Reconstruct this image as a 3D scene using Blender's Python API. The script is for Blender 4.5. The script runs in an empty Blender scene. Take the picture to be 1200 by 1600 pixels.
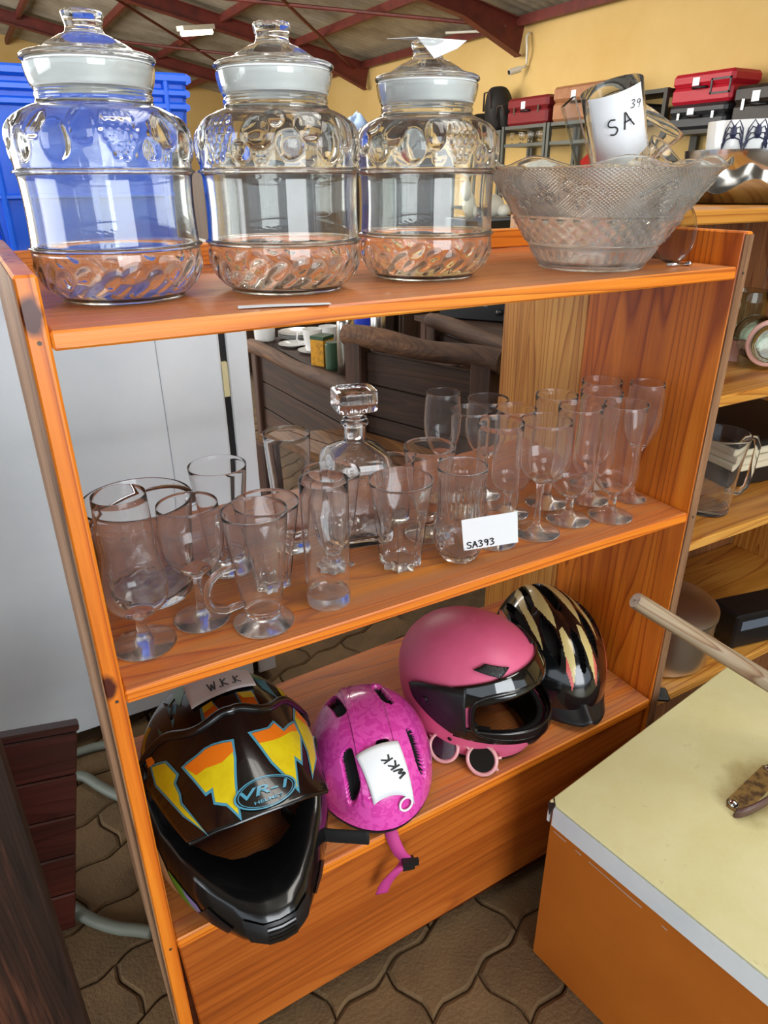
import bpy, bmesh, math, random
from mathutils import Vector, Matrix, Euler, noise
rnd = random.Random(11)
PI = math.pi
sc = bpy.context.scene
C = sc.collection

# ---------------------------------------------------------------- camera
CAM_POS = Vector((-.0518, -.7345, 1.3851))
YAW, PITCH, ROLL = .5105, .4453, -.0058
fwd = Vector((math.sin(YAW) * math.cos(PITCH), math.cos(YAW) * math.cos(PITCH), -math.sin(PITCH)))
rt = Vector((math.cos(YAW), -math.sin(YAW), 0))
up = rt.cross(fwd)
r2 = rt * math.cos(ROLL) + up * math.sin(ROLL)
u2 = up * math.cos(ROLL) - rt * math.sin(ROLL)
camd = bpy.data.cameras.new('camera')
camd.sensor_fit = 'VERTICAL'
camd.sensor_height = 24.0
camd.lens = 1092.4 / 1600 * 24.0
camd.clip_start = .01
camd.clip_end = 200
cam = bpy.data.objects.new('camera', camd)
C.objects.link(cam)
mw = Matrix.Identity(4)
for i in range(3):
    mw[i][0], mw[i][1], mw[i][2], mw[i][3] = r2[i], u2[i], -fwd[i], CAM_POS[i]
cam.matrix_world = mw
sc.camera = cam

# ---------------------------------------------------------------- world, assumed daylight lamps, exposure
world = bpy.data.worlds.new('sky')
sc.world = world
world.use_nodes = True
bg = world.node_tree.nodes['Background']
bg.inputs[0].default_value = (.80, .90, 1.0, 1)
bg.inputs[1].default_value = 1.25


def area(name, loc, target, sx, sy, power, col):
    l = bpy.data.lights.new(name, 'AREA')
    l.shape = 'RECTANGLE'
    l.size, l.size_y, l.energy, l.color = sx, sy, power, col
    o = bpy.data.objects.new(name, l)
    C.objects.link(o)
    o.location = loc
    o.rotation_euler = (Vector(target) - Vector(loc)).to_track_quat('-Z', 'Y').to_euler()
    return o


area('assumed_doorway_lamp', (.3, -4.6, 1.7), (.3, 0, 1.2), 2.6, 2.6, 130, (.93, .97, 1.0))  # area lamp added behind the camera; doorway only assumed, none modelled
area('assumed_side_lamp', (-4.6, .8, 1.7), (0, .8, 1.0), 3.0, 2.6, 130, (.95, .98, 1.0))  # added lamp shining in from the side, an assumed opening with no door built
area('roof_light_sheet', (1.5, -.8, 3.85), (1.5, -.6, 0), 1.2, 4.0, 80, (1.0, .97, .9))  # added overhead lamp for an assumed skylight, no sheet in the roof mesh
area('roof_light_sheet', (2.6, 6.5, 3.55), (3.4, 6.5, 0), 1.2, 9.0, 420, (1.0, .95, .86))  # lamp alone stands in for a bright roof sheet, ceiling stays closed
area('hall_fill_light', (-3.5, 9.0, 1.8), (6, 9.0, 1.8), 8.0, 2.8, 520, (1.0, .97, .92))  # added fill lamp that lights the far hall, no door behind it
vs = sc.view_settings
vs.view_transform = 'Standard'
vs.look = 'None'
vs.gamma = 1.0
vs.use_curve_mapping = False
vs.exposure = 0.28
sc.cycles.max_bounces = 30
sc.cycles.transmission_bounces = 28
sc.cycles.transparent_max_bounces = 16
sc.cycles.diffuse_bounces = 2
sc.cycles.glossy_bounces = 4
sc.cycles.adaptive_threshold = .1
sc.cycles.sample_clamp_indirect = 6.0

# ---------------------------------------------------------------- helpers
def lin(h):
    if isinstance(h, str):
        h = h.lstrip('#')
        h = [int(h[i:i + 2], 16) / 255 for i in (0, 2, 4)]
        h = [c / 12.92 if c <= .04045 else ((c + .055) / 1.055) ** 2.4 for c in h]
    return (h[0], h[1], h[2], 1)


MATS = {}


def newmat(name):
    m = bpy.data.materials.new(name)
    m.use_nodes = True
    nt = m.node_tree
    b = nt.nodes['Principled BSDF']
    MATS[name] = m
    return m, nt, b


def ramp(nt, fac, stops):
    r = nt.nodes.new('ShaderNodeValToRGB')
    e = r.color_ramp.elements
    while len(e) < len(stops):
        e.new(.5)
    for el, (p, c) in zip(e, stops):
        el.position = p
        el.color = lin(c)
    nt.links.new(fac, r.inputs[0])
    return r.outputs[0]


def coords(nt, scale=(1, 1, 1), kind='Object', rot=(0, 0, 0)):
    tc = nt.nodes.new('ShaderNodeTexCoord')
    mp = nt.nodes.new('ShaderNodeMapping')
    mp.inputs['Scale'].default_value = scale
    mp.inputs['Rotation'].default_value = rot
    nt.links.new(tc.outputs[kind], mp.inputs[0])
    return mp.outputs[0]


def noise_tex(nt, vec, scale, detail=4, rough=.55, dist=0):
    n = nt.nodes.new('ShaderNodeTexNoise')
    n.inputs['Scale'].default_value = scale
    n.inputs['Detail'].default_value = detail
    n.inputs['Roughness'].default_value = rough
    n.inputs['Distortion'].default_value = dist
    nt.links.new(vec, n.inputs['Vector'])
    return n.outputs[0]


def mixc(nt, fac, a, b, blend='MIX'):
    m = nt.nodes.new('ShaderNodeMix')
    m.data_type = 'RGBA'
    m.blend_type = blend
    for sock, v in ((m.inputs[0], fac), (m.inputs[6], a), (m.inputs[7], b)):
        if isinstance(v, (int, float)):
            sock.default_value = v
        elif isinstance(v, (str, tuple, list)):
            sock.default_value = lin(v)
        else:
            nt.links.new(v, sock)
    return m.outputs[2]


def mixf(nt, fac, a, b):
    m = nt.nodes.new('ShaderNodeMix')
    m.inputs[0].default_value = fac
    nt.links.new(a, m.inputs[2])
    nt.links.new(b, m.inputs[3])
    return m.outputs[0]


def math_n(nt, op, a, b=None, clamp=False):
    m = nt.nodes.new('ShaderNodeMath')
    m.operation = op
    m.use_clamp = clamp
    for s, v in zip(m.inputs, (a, b)):
        if v is None:
            continue
        if isinstance(v, (int, float)):
            s.default_value = v
        else:
            nt.links.new(v, s)
    return m.outputs[0]


def bump(nt, b, h, strength=.3, dist=.01):
    n = nt.nodes.new('ShaderNodeBump')
    n.inputs['Strength'].default_value = strength
    n.inputs['Distance'].default_value = dist
    nt.links.new(h, n.inputs['Height'])
    nt.links.new(n.outputs[0], b.inputs['Normal'])


def mat(name, col, rough=.5, metal=0, coat=0, var=None, bmp=None, emit=None, spec=None):
    """plain surface; var=(colour2, scale, lo, hi) mottles it, bmp=(scale, strength)"""
    if name in MATS:
        return MATS[name]
    m, nt, b = newmat(name)
    b.inputs['Base Color'].default_value = lin(col)
    b.inputs['Roughness'].default_value = rough
    b.inputs['Metallic'].default_value = metal
    b.inputs['Coat Weight'].default_value = coat
    b.inputs['Coat Roughness'].default_value = .06
    if spec is not None:
        b.inputs['Specular IOR Level'].default_value = spec
    v = None
    if var:
        v = coords(nt)
        f = noise_tex(nt, v, var[1], 6, .62)
        nt.links.new(ramp(nt, f, [(var[2], col), (var[3], var[0])]), b.inputs['Base Color'])
    if bmp:
        v = v or coords(nt)
        bump(nt, b, noise_tex(nt, v, bmp[0], 4), bmp[1])
    if emit:
        b.inputs['Emission Color'].default_value = lin(emit[0])
        b.inputs['Emission Strength'].default_value = emit[1]
    return m


def wood(name, light, mid, dark, axis, fine=1.0, rough=.42, coat=.25, knots=(), dust_or_sheen=None, seed=0.0, lines=.8):
    """long-grain timber: stretched noise plus growth lines along `axis`; knots = (x, y, z, radius); dust = colour lying on up-facing sides"""
    m, nt, b = newmat(name)
    s = [30 * fine] * 3
    s['XYZ'.index(axis)] = 1.5 * fine
    v = coords(nt, tuple(s))
    off = nt.nodes.new('ShaderNodeVectorMath')
    off.operation = 'ADD'
    off.inputs[1].default_value = (seed, seed * 1.7, seed * .6)
    nt.links.new(v, off.inputs[0])
    v = off.outputs[0]
    n1 = noise_tex(nt, v, 1.6, 6, .62, .4)
    big = noise_tex(nt, v, .16, 2, .5, .2)
    cont = noise_tex(nt, v, .17, 2.0, .45, .25)
    fr = math_n(nt, 'FRACT', math_n(nt, 'MULTIPLY', cont, 40.0))
    col = ramp(nt, mixf(nt, .55, n1, big), [(.36, dark), (.49, mid), (.60, light)])
    ln = ramp(nt, fr, [(.0, '#ffffff'), (.55, '#fbf6f0'), (.80, '#e2c4ac'), (.90, '#a87a5c'), (.96, '#e8d4c2'), (1., '#ffffff')])
    col = mixc(nt, lines, col, ln, 'MULTIPLY')
    tc = nt.nodes.new('ShaderNodeTexCoord')
    n2 = noise_tex(nt, tc.outputs['Object'], 6, 5, .65)
    col = mixc(nt, ramp(nt, n2, [(.45, '#000000'), (.75, '#5a5a5a')]), col, dark)
    for (kx, ky, kz, kr) in knots:
        d = nt.nodes.new('ShaderNodeVectorMath')
        d.operation = 'DISTANCE'
        ks_ = [1, 1, 1]
        ks_['XYZ'.index(axis)] = .55
        nt.links.new(coords(nt, tuple(ks_)), d.inputs[0])
        d.inputs[1].default_value = (kx * ks_[0], ky * ks_[1], kz * ks_[2])
        wob = math_n(nt, 'MULTIPLY', noise_tex(nt, tc.outputs['Object'], 45, 2), kr * .7)
        dd = math_n(nt, 'DIVIDE', math_n(nt, 'ADD', d.outputs['Value'], wob), kr * 1.35)
        col = mixc(nt, ramp(nt, dd, [(.70, '#ffffff'), (1.0, '#000000')]), col, '#4e1c10')
    if dust_or_sheen:
        g = nt.nodes.new('ShaderNodeNewGeometry')
        sep = nt.nodes.new('ShaderNodeSeparateXYZ')
        nt.links.new(g.outputs['Normal'], sep.inputs[0])
        upf = math_n(nt, 'MULTIPLY', math_n(nt, 'SUBTRACT', sep.outputs['Z'], .6), 2.6, True)
        n3 = noise_tex(nt, v, .8, 5, .7)
        amt = math_n(nt, 'MULTIPLY', upf, ramp(nt, n3, [(.3, '#404040'), (.62, '#d0d0d0')]))
        col = mixc(nt, amt, col, dust_or_sheen)
        rr = math_n(nt, 'ADD', math_n(nt, 'MULTIPLY', amt, .25), rough)
        nt.links.new(rr, b.inputs['Roughness'])
    else:
        b.inputs['Roughness'].default_value = rough
    nt.links.new(col, b.inputs['Base Color'])
    b.inputs['Coat Weight'].default_value = coat
    b.inputs['Coat Roughness'].default_value = .25
    bump(nt, b, n1, .18, .004)
    return m


def glass(name, tint='#ffffff', rough=0.0, ior=1.46, bmp=None, dust_or_sheen=0.0):
    m = bpy.data.materials.new(name)
    m.use_nodes = True
    nt = m.node_tree
    nt.nodes.remove(nt.nodes['Principled BSDF'])
    g = nt.nodes.new('ShaderNodeBsdfGlass')
    g.inputs['Color'].default_value = lin(tint)
    g.inputs['Roughness'].default_value = rough
    g.inputs['IOR'].default_value = ior
    out = g.outputs[0]
    if dust_or_sheen:  # pale film mixed in to lighten the glass, painting in brighter reflections
        df = nt.nodes.new('ShaderNodeBsdfDiffuse')
        df.inputs['Color'].default_value = (.85, .86, .86, 1)
        mx = nt.nodes.new('ShaderNodeMixShader')
        f_ = noise_tex(nt, coords(nt), 22, 4, .6)
        nt.links.new(math_n(nt, 'MULTIPLY', ramp(nt, f_, [(.35, '#707070'), (.7, '#ffffff')]), dust_or_sheen), mx.inputs[0])
        nt.links.new(g.outputs[0], mx.inputs[1])
        nt.links.new(df.outputs[0], mx.inputs[2])
        out = mx.outputs[0]
    nt.links.new(out, nt.nodes['Material Output'].inputs[0])
    if bmp:
        bump(nt, g, bmp(nt), .5, .002)
    MATS[name] = m
    return m


class MB:
    """collects pieces of ONE part"""

    def __init__(s):
        s.v, s.f, s.m = [], [], []
        s.mi = 0

    def add(s, vs, fs, mtx=None):
        o = len(s.v)
        for p in vs:
            p = Vector(p)
            s.v.append(mtx @ p if mtx is not None else p)
        for f in fs:
            s.f.append([i + o for i in f])
            s.m.append(s.mi)
        return s

    def box(s, lo, hi, mtx=None):
        x0, y0, z0 = lo
        x1, y1, z1 = hi
        return s.add([(x0, y0, z0), (x1, y0, z0), (x1, y1, z0), (x0, y1, z0), (x0, y0, z1), (x1, y0, z1), (x1, y1, z1), (x0, y1, z1)],
                     [(3, 2, 1, 0), (4, 5, 6, 7), (0, 1, 5, 4), (1, 2, 6, 5), (2, 3, 7, 6), (3, 0, 4, 7)], mtx)

    def prism(s, poly, z0, z1, mtx=None):
        n = len(poly)
        return s.add([(x, y, z0) for x, y in poly] + [(x, y, z1) for x, y in poly],
                     [list(range(n))[::-1], [i + n for i in range(n)]] + [(i, (i + 1) % n, (i + 1) % n + n, i + n) for i in range(n)], mtx)

    def tube(s, pts, r, seg=10, closed=False, caps=True, flat=1.0, mtx=None):
        pts = [Vector(p) for p in pts]
        n = len(pts)
        rr = r if isinstance(r, (list, tuple)) else [r] * n
        vs, fs = [], []
        nrm = None
        for i, p in enumerate(pts):
            a = pts[(i - 1) % n] if (i or closed) else p
            c = pts[(i + 1) % n] if (i < n - 1 or closed) else p
            t = (c - a).normalized()
            if nrm is None:
                nrm = t.orthogonal().normalized() if abs(t.z) > .9 else t.cross(Vector((0, 0, 1))).cross(t).normalized()
            else:
                nrm = (nrm - t * nrm.dot(t)).normalized()
            bn = t.cross(nrm)
            for k in range(seg):
                a_ = 2 * PI * k / seg
                vs.append(p + (nrm * math.cos(a_) * flat + bn * math.sin(a_)) * rr[i])
        for i in range(n if closed else n - 1):
            j = (i + 1) % n
            for k in range(seg):
                l = (k + 1) % seg
                fs.append((i * seg + k, i * seg + l, j * seg + l, j * seg + k))
        if caps and not closed:
            fs.append([k for k in range(seg)][::-1])
            fs.append([(n - 1) * seg + k for k in range(seg)])
        return s.add(vs, fs, mtx)

    def lathe(s, prof, seg=48, rf=None, closed=True, mtx=None):
        """revolve (r, z) points; r==0 ends become poles; rf(angle, z, r, i) may change the radius"""
        rows = []
        vs, fs = [], []
        for i, (r, z) in enumerate(prof):
            if r <= 1e-6:
                rows.append([len(vs)])
                vs.append((0, 0, z))
            else:
                rows.append(list(range(len(vs), len(vs) + seg)))
                for k in range(seg):
                    a = 2 * PI * k / seg
                    q = rf(a, z, r, i) if rf else r
                    vs.append((q * math.cos(a), q * math.sin(a), z))
        for a, b in zip(rows, rows[1:]):
            for k in range(seg):
                l = (k + 1) % seg
                if len(a) == 1 and len(b) > 1:
                    fs.append((a[0], b[l], b[k]))
                elif len(b) == 1 and len(a) > 1:
                    fs.append((a[k], a[l], b[0]))
                elif len(a) > 1:
                    fs.append((a[k], a[l], b[l], b[k]))
        return s.add(vs, fs, mtx)

    def grid(s, fn, nu, nv, wrap=False, keep=None, mi=None):
        vs = [fn(i / nu, j / nv) for j in range(nv + 1) for i in range(nu + (0 if wrap else 1))]
        w = nu if wrap else nu + 1
        o = len(s.v)
        s.v += [Vector(p) for p in vs]
        for j in range(nv):
            for i in range(nu):
                uc, vc = (i + .5) / nu, (j + .5) / nv
                if keep and not keep(uc, vc):
                    continue
                i2 = (i + 1) % w
                s.f.append([o + j * w + i, o + j * w + i2, o + (j + 1) * w + i2, o + (j + 1) * w + i])
                s.m.append(mi(uc, vc) if mi else s.mi)
        return s

    def mesh(s, name, mats, smooth=False, fix=True, angle=None):
        me = bpy.data.meshes.new(name)
        me.from_pydata([tuple(p) for p in s.v], [], s.f)
        mats = mats if isinstance(mats, (list, tuple)) else [mats]
        for m in mats:
            me.materials.append(MATS[m] if isinstance(m, str) else m)
        me.polygons.foreach_set('material_index', s.m)
        if fix:
            bm = bmesh.new()
            bm.from_mesh(me)
            bmesh.ops.recalc_face_normals(bm, faces=bm.faces)
            bm.to_mesh(me)
            bm.free()
        if smooth:
            me.shade_smooth()
            if angle:
                me.set_sharp_from_angle(angle=math.radians(angle))
        me.update()
        return me

    def build(s, name, mats, parent=None, smooth=False, loc=None, rot=None, fix=True, angle=None):
        return put(name, s.mesh(name, mats, smooth, fix, angle), parent, loc, rot)


def put(name, me, parent=None, loc=None, rot=None):
    o = bpy.data.objects.new(name, me)
    C.objects.link(o)
    if parent:
        o.parent = parent
    if loc is not None:
        o.location = loc
    if rot is not None:
        o.rotation_euler = rot
    return o


def thing(name, label, cat, loc=(0, 0, 0), rot=(0, 0, 0), group=None):
    o = put(name, None, None, loc, rot)
    return tag(o, label, cat, group)


def tag(o, label, cat, group=None):
    o['label'] = label
    o['category'] = cat
    if group:
        o['group'] = group
    return o


def struct(o):
    o['kind'] = 'structure'
    return o


def solid(o, t, off=0):
    m = o.modifiers.new('thickness', 'SOLIDIFY')
    m.thickness = t
    m.offset = off
    return o


def board(name, lo, hi, m, parent=None, bev=.0025, loc=None, rot=None):
    me = bpy.data.meshes.new(name)
    bm = bmesh.new()
    mb = MB().box(lo, hi)
    vs = [bm.verts.new(v) for v in mb.v]
    for f in mb.f:
        bm.faces.new([vs[i] for i in f])
    if bev:
        bmesh.ops.bevel(bm, geom=list(bm.edges), offset=bev, segments=1, affect='EDGES', profile=.5)
    bm.to_mesh(me)
    bm.free()
    me.materials.append(MATS[m] if isinstance(m, str) else m)
    return put(name, me, parent, loc, rot)


def spline(pts, n=6):
    """Catmull-Rom through (r, z) points; a point given as (r, z, 0) keeps a hard corner"""
    out = []
    P = [tuple(p[:2]) for p in pts]
    hard = [len(p) > 2 for p in pts]
    for i in range(len(P) - 1):
        p1, p2 = P[i], P[i + 1]
        p0 = P[i - 1] if i and not hard[i] else (2 * p1[0] - p2[0], 2 * p1[1] - p2[1])
        p3 = P[i + 2] if i + 2 < len(P) and not hard[i + 1] else (2 * p2[0] - p1[0], 2 * p2[1] - p1[1])
        for k in range(n):
            t = k / n
            out.append(tuple(.5 * (2 * b + (c - a) * t + (2 * a - 5 * b + 4 * c - d) * t * t + (3 * b - a - 3 * c + d) * t ** 3)
                             for a, b, c, d in zip(p0, p1, p2, p3)))
    out.append(P[-1])
    return [(max(r, 0), z) for r, z in out]


def lerp_tab(tab, x):
    if x <= tab[0][0]:
        return tab[0][1]
    for (a, va), (b, vb) in zip(tab, tab[1:]):
        if x <= b:
            t = (x - a) / (b - a)
            t = t * t * (3 - 2 * t)
            return va + (vb - va) * t
    return tab[-1][1]


def in_poly(x, y, poly):
    c = False
    j = len(poly) - 1
    for i in range(len(poly)):
        xi, yi = poly[i]
        xj, yj = poly[j]
        if (yi > y) != (yj > y) and x < (xj - xi) * (y - yi) / (yj - yi) + xi:
            c = not c
        j = i
    return c


def decal(name, poly, surf, m, parent, off=.0006, cuts=None, size=.12):
    """a thin printed shape: 2-D outline filled, refined and laid on surf(u, v) -> (point, normal)"""
    bm = bmesh.new()
    vs = [bm.verts.new((x, y, 0)) for x, y in poly]
    es = [bm.edges.new((vs[i], vs[(i + 1) % len(vs)])) for i in range(len(vs))]
    bmesh.ops.triangle_fill(bm, edges=es, use_beauty=True)
    for _ in range(cuts if cuts is not None else 4):
        lng = [e for e in bm.edges if e.calc_length() > size]
        if not lng:
            break
        bmesh.ops.subdivide_edges(bm, edges=lng, cuts=1)
        bmesh.ops.triangulate(bm, faces=bm.faces)
    for v in bm.verts:
        p, n = surf(v.co.x, v.co.y)
        v.co = p + n * off
    bmesh.ops.recalc_face_normals(bm, faces=bm.faces)
    me = bpy.data.meshes.new(name)
    bm.to_mesh(me)
    bm.free()
    me.materials.append(MATS[m] if isinstance(m, str) else m)
    me.shade_smooth()
    return put(name, me, parent)


GLY = {
    'S': ([(.8, .9), (.45, 1), (.15, .8), (.3, .58), (.65, .45), (.75, .2), (.45, 0), (.1, .12)],),
    'A': ([(.05, 0), (.3, .55), (.5, 1), (.65, .5), (.85, 0)], [(.2, .4), (.75, .42)]),
    '3': ([(.15, .9), (.5, 1), (.72, .8), (.4, .55), (.75, .35), (.6, .05), (.15, .02)],),
    '9': ([(.75, .85), (.45, 1), (.2, .75), (.45, .5), (.75, .8), (.72, .4), (.6, 0)],),
    'W': ([(.0, .9), (.2, .1), (.3, .05), (.5, .7), (.65, .08), (.75, .1), (1.0, .95)],),
    'K': ([(.15, 1), (.12, 0)], [(.75, .9), (.2, .45), (.8, 0)]),
    '.': ([(.3, .05), (.42, .02)],),
}


def handwriting(name, text, m, parent, mtx, h, width, adv=.95):
    mb = MB()
    x = 0
    for ch in text:
        if ch != ' ':
            for line in GLY[ch]:
                pts = [(p[0], p[1]) for p in spline([tuple(q) for q in line], 4)] if len(line) > 2 else line
                pts = [Vector((x + p[0] * .8 * h, p[1] * h, 0)) for p in pts]
                vs, fs = [], []
                for i, p in enumerate(pts):
                    t = (pts[min(i + 1, len(pts) - 1)] - pts[max(i - 1, 0)]).normalized()
                    n = Vector((-t.y, t.x, 0)) * width / 2
                    e = t * (width * .4) * (-1 if i == 0 else 1 if i == len(pts) - 1 else 0)
                    vs += [p + n + e, p - n + e]
                for i in range(len(pts) - 1):
                    fs.append((2 * i, 2 * i + 1, 2 * i + 3, 2 * i + 2))
                mb.add(vs, fs)
        x += h * (adv if ch != '.' else .45) * (1 if ch != ' ' else .5)
    o = mb.build(name, m, parent, fix=False)
    o.matrix_local = mtx
    return o


def frame(o, xdir, ydir):
    """4x4 whose x axis is xdir, y axis near ydir, at o"""
    x = Vector(xdir).normalized()
    y = Vector(ydir)
    z = x.cross(y).normalized()
    y = z.cross(x)
    m = Matrix.Identity(4)
    for i in range(3):
        m[i][0], m[i][1], m[i][2], m[i][3] = x[i], y[i], z[i], o[i]
    return m


def copy_tree(o, parent=None):
    c = o.copy()
    C.objects.link(c)
    c.parent = parent
    for ch in list(o.children):
        copy_tree(ch, c)
    return c

# ---------------------------------------------------------------- the hall
mat('wall_paint', '#d9b673', .8, var=('#cfa962', 1.3, .35, .75), bmp=(60, .05))
mat('roof_sheet', '#aaa08c', .6, metal=.1, var=('#8a7d68', 2.2, .4, .7))
mat('red_oxide', '#6e2a1d', .55, var=('#54201a', 6, .4, .7))
mat('floor_sand', '#6b5638', .9, var=('#46382a', 9, .35, .7), bmp=(90, .3))
mat('paver', '#735a3a', .88, var=('#54412a', 6, .35, .72), bmp=(140, .35))

floor = struct(MB().box((-12, -8, -.06), (7, 20, -.012)).build('floor', 'floor_sand'))
PL, PW, PA, PB = .25, .125, .008, .008


def paver_outline():
    lo = [(f * PL, d * PA) for f, d in ((0, 0), (.10, .9), (.15, 1), (.35, -1), (.40, -.9), (.60, .9), (.65, 1), (.85, -1), (.90, -.9), (1, 0))]
    sd = [(d * PB, f * PW) for f, d in ((0, 0), (.2, .9), (.3, 1), (.7, -1), (.8, -.9), (1, 0))]
    out = lo[:-1] + [(PL + x, y) for x, y in sd[:-1]] + [(x, y + PW) for x, y in lo[::-1][:-1]] + [(x, y) for x, y in sd[::-1][:-1]]
    return [(x - PL / 2, y - PW / 2) for x, y in out]


po = paver_outline()
mb = MB()
k1, k2 = (1 - .003 / PL, 1 - .003 / PW), (1 - .014 / PL, 1 - .015 / PW)
n = len(po)
vs = [(x * k1[0], y * k1[1], -.03) for x, y in po] + [(x * k1[0], y * k1[1], -.005) for x, y in po] + [(x * k2[0], y * k2[1], 0) for x, y in po]
fs = [(i, (i + 1) % n, n + (i + 1) % n, n + i) for i in range(n)] + [(n + i, n + (i + 1) % n, 2 * n + (i + 1) % n, 2 * n + i) for i in range(n)]
fs.append(list(range(2 * n, 3 * n)))
mb.add(vs, fs)
paver_me = mb.mesh('paver', 'paver', fix=False)
pr = math.radians(14)


def paver_wanted(x, y):
    if x > 1.75 or y > 3.4 or y < -.62:
        return False
    return (-.42 < x < 1.06 and y < 1.25) or (.15 < x < 1.0 + .22 * y and 1.2 <= y < 3.4) and x > .25 + .2 * (y - 1.2)


for j in range(-30, 40):
    for i in range(-16, 20):
        a, b = (i + (.5 if j % 2 else 0)) * PL, j * PW
        x, y = a * math.cos(pr) - b * math.sin(pr) + .1, a * math.sin(pr) + b * math.cos(pr)
        if paver_wanted(x, y):
            put('paver', paver_me, floor, (x, y, rnd.uniform(-.002, .0015)), (rnd.uniform(-.006, .006), rnd.uniform(-.006, .006), pr))

XW, YF, ZE, SL = 6.35, 17.8, 3.0, .19
RX = -2.0
ZR = ZE + SL * (XW - RX)
struct(MB().box((XW, -8, 0), (XW + .25, YF + .2, ZE + .1)).build('wall_right', 'wall_paint'))
gw = MB().add([(-10.35, YF, 0), (XW, YF, 0), (XW, YF, ZE + .16), (RX, YF, ZR + .16), (-10.35, YF, ZE + .16), (-10.35, YF + .25, 0), (XW, YF + .25, 0), (XW, YF + .25, ZE + .16), (RX, YF + .25, ZR + .16), (-10.35, YF + .25, ZE + .16)],
              [(0, 1, 2, 3, 4), (9, 8, 7, 6, 5), (0, 5, 6, 1), (1, 6, 7, 2), (2, 7, 8, 3), (3, 8, 9, 4), (4, 9, 5, 0)])
struct(gw.build('wall_back', 'wall_paint'))


def corrug(u, v, x0, z0, x1, z1, y0, y1):
    y = y0 + (y1 - y0) * u
    w = .018 * math.sin(2 * PI * y / .152)
    return (x0 + (x1 - x0) * v, y, z0 + (z1 - z0) * v + w)


ce = MB()
ce.grid(lambda u, v: corrug(u, v, XW + .3, ZE + .10, RX, ZR + .14, -8, YF + .3), 1320, 1)
ce.grid(lambda u, v: corrug(u, v, RX, ZR + .14, -10.6, ZE + .10, -8, YF + .3), 1320, 1)
struct(ce.build('ceiling', 'roof_sheet', smooth=True, fix=False))


def ibeam(name, p0, p1, h, w, tf=.014, haunch=0):
    """I-section hanging below the line p0-p1; the p0 end is deeper by `haunch`"""
    p0, p1 = Vector(p0), Vector(p1)
    t = (p1 - p0).normalized()
    side = t.cross(Vector((0, 0, 1))).normalized()
    dn = side.cross(t).normalized() * (-1 if side.cross(t).z > 0 else 1)
    L = (p1 - p0).length
    m = MB()
    for a, b, hw in ((0, tf, w / 2), (tf, None, .006), (None, None, w / 2)):
        vs = []
        for s_, p, hh in ((0, p0, h + haunch), (min(.9, L / 3), p0 + t * min(.9, L / 3), h), (L, p1, h)):
            q0 = a if a is not None else hh - tf
            q1 = b if b is not None else (hh if a is None else hh - tf)
            vs += [p + dn * q0 - side * hw, p + dn * q0 + side * hw, p + dn * q1 + side * hw, p + dn * q1 - side * hw]
        fs = [(3, 2, 1, 0), (8, 9, 10, 11)]
        for k in (0, 4):
            fs += [(k + i, k + (i + 1) % 4, k + 4 + (i + 1) % 4, k + 4 + i) for i in range(4)]
        m.add(vs, fs)
    return struct(m.build(name, 'red_oxide'))


for yy in (3.24, 7.16, 11.08, 15.0):
    ibeam('roof_beam', (XW - .02, yy, ZE + .06), (RX, yy, ZR + .08), .20, .12, haunch=.17)
    ibeam('roof_beam', (-10.3, yy, ZE + .06), (RX, yy, ZR + .08), .20, .12, haunch=.17)
for k in range(8):
    x = XW - .12 - k * 1.16
    z = ZE + SL * (XW - x) + .075
    struct(MB().box((x - .03, -8, z - .10), (x + .03, YF, z)).build('roof_purlin', 'red_oxide'))
# wind bracing: thin rods between the frames and knee props
for a, b in (((XW - .3, 7.16, 2.99), (2.2, 11.08, 3.72)), ((XW - .3, 11.08, 2.99), (2.2, 7.16, 3.72)), ((2.2, 11.08, 3.72), (XW - .3, 15.0, 2.99)), ((2.2, 15.0, 3.72), (XW - .3, 11.08, 2.99)), ((-1.5, 7.16, 4.4), (2.2, 3.24, 3.72))):
    struct(MB().tube([a, b], .022, 6).build('roof_brace', 'red_oxide'))
mat('tube_light', '#fff7d8', .4, emit=('#fff3c4', 9.0))
mat('lamp_metal', '#c9c4b4', .5)
fl = thing('ceiling_light', 'glowing fluorescent tube fixture under the corrugated roof', 'light', (2.90, 9.0, 2.93), (0, math.radians(-10), math.radians(35)))
MB().box((-.30, -.05, .05), (.30, .05, .10)).build('housing', 'lamp_metal', fl)
MB().tube([(-.28, 0, .025), (.28, 0, .025)], .028, 10).build('tube', 'tube_light', fl, smooth=True)

# ---------------------------------------------------------------- the pine bookcase
HB, DB, T = 1.308, .478, .021
OR = ('#f49a30', '#ea8421', '#c46213')
wood('pine_side', *OR, 'Z', .9, knots=((-.012, 0, 1.272, .0125), (-.017, 0, .843, .0125)), seed=1.3)
wood('pine_side_rear', '#dba050', '#c98a3c', '#a86a28', 'Z', 1.2, seed=4.1)
wood('pine_shelf', *OR, 'X', 1.1, dust_or_sheen='#a5705a', seed=2.2)
wood('pine_shelf_top', *OR, 'X', 1.3, dust_or_sheen='#946a56', seed=6.2)
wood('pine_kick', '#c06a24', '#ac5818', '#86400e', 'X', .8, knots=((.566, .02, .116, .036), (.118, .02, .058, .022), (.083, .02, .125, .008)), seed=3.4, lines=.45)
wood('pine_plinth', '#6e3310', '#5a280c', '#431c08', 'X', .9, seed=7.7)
wood('pine_worn', '#b08a68', '#96704f', '#6b4a34', 'Z', 1.4, coat=0, rough=.6, seed=9.1)
case = thing('bookcase', 'orange pine open bookcase holding glassware and helmets', 'bookcase')
YS = .311
sl = board('side_panel', (-T, 0, 0), (0, YS, HB), 'pine_side', case)
board('plank', (-T, YS, 0), (0, DB, HB), 'pine_side_rear', sl)
sr = board('side_panel', (1, 0, 0), (1 + T, YS, HB), 'pine_side', case)
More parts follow.
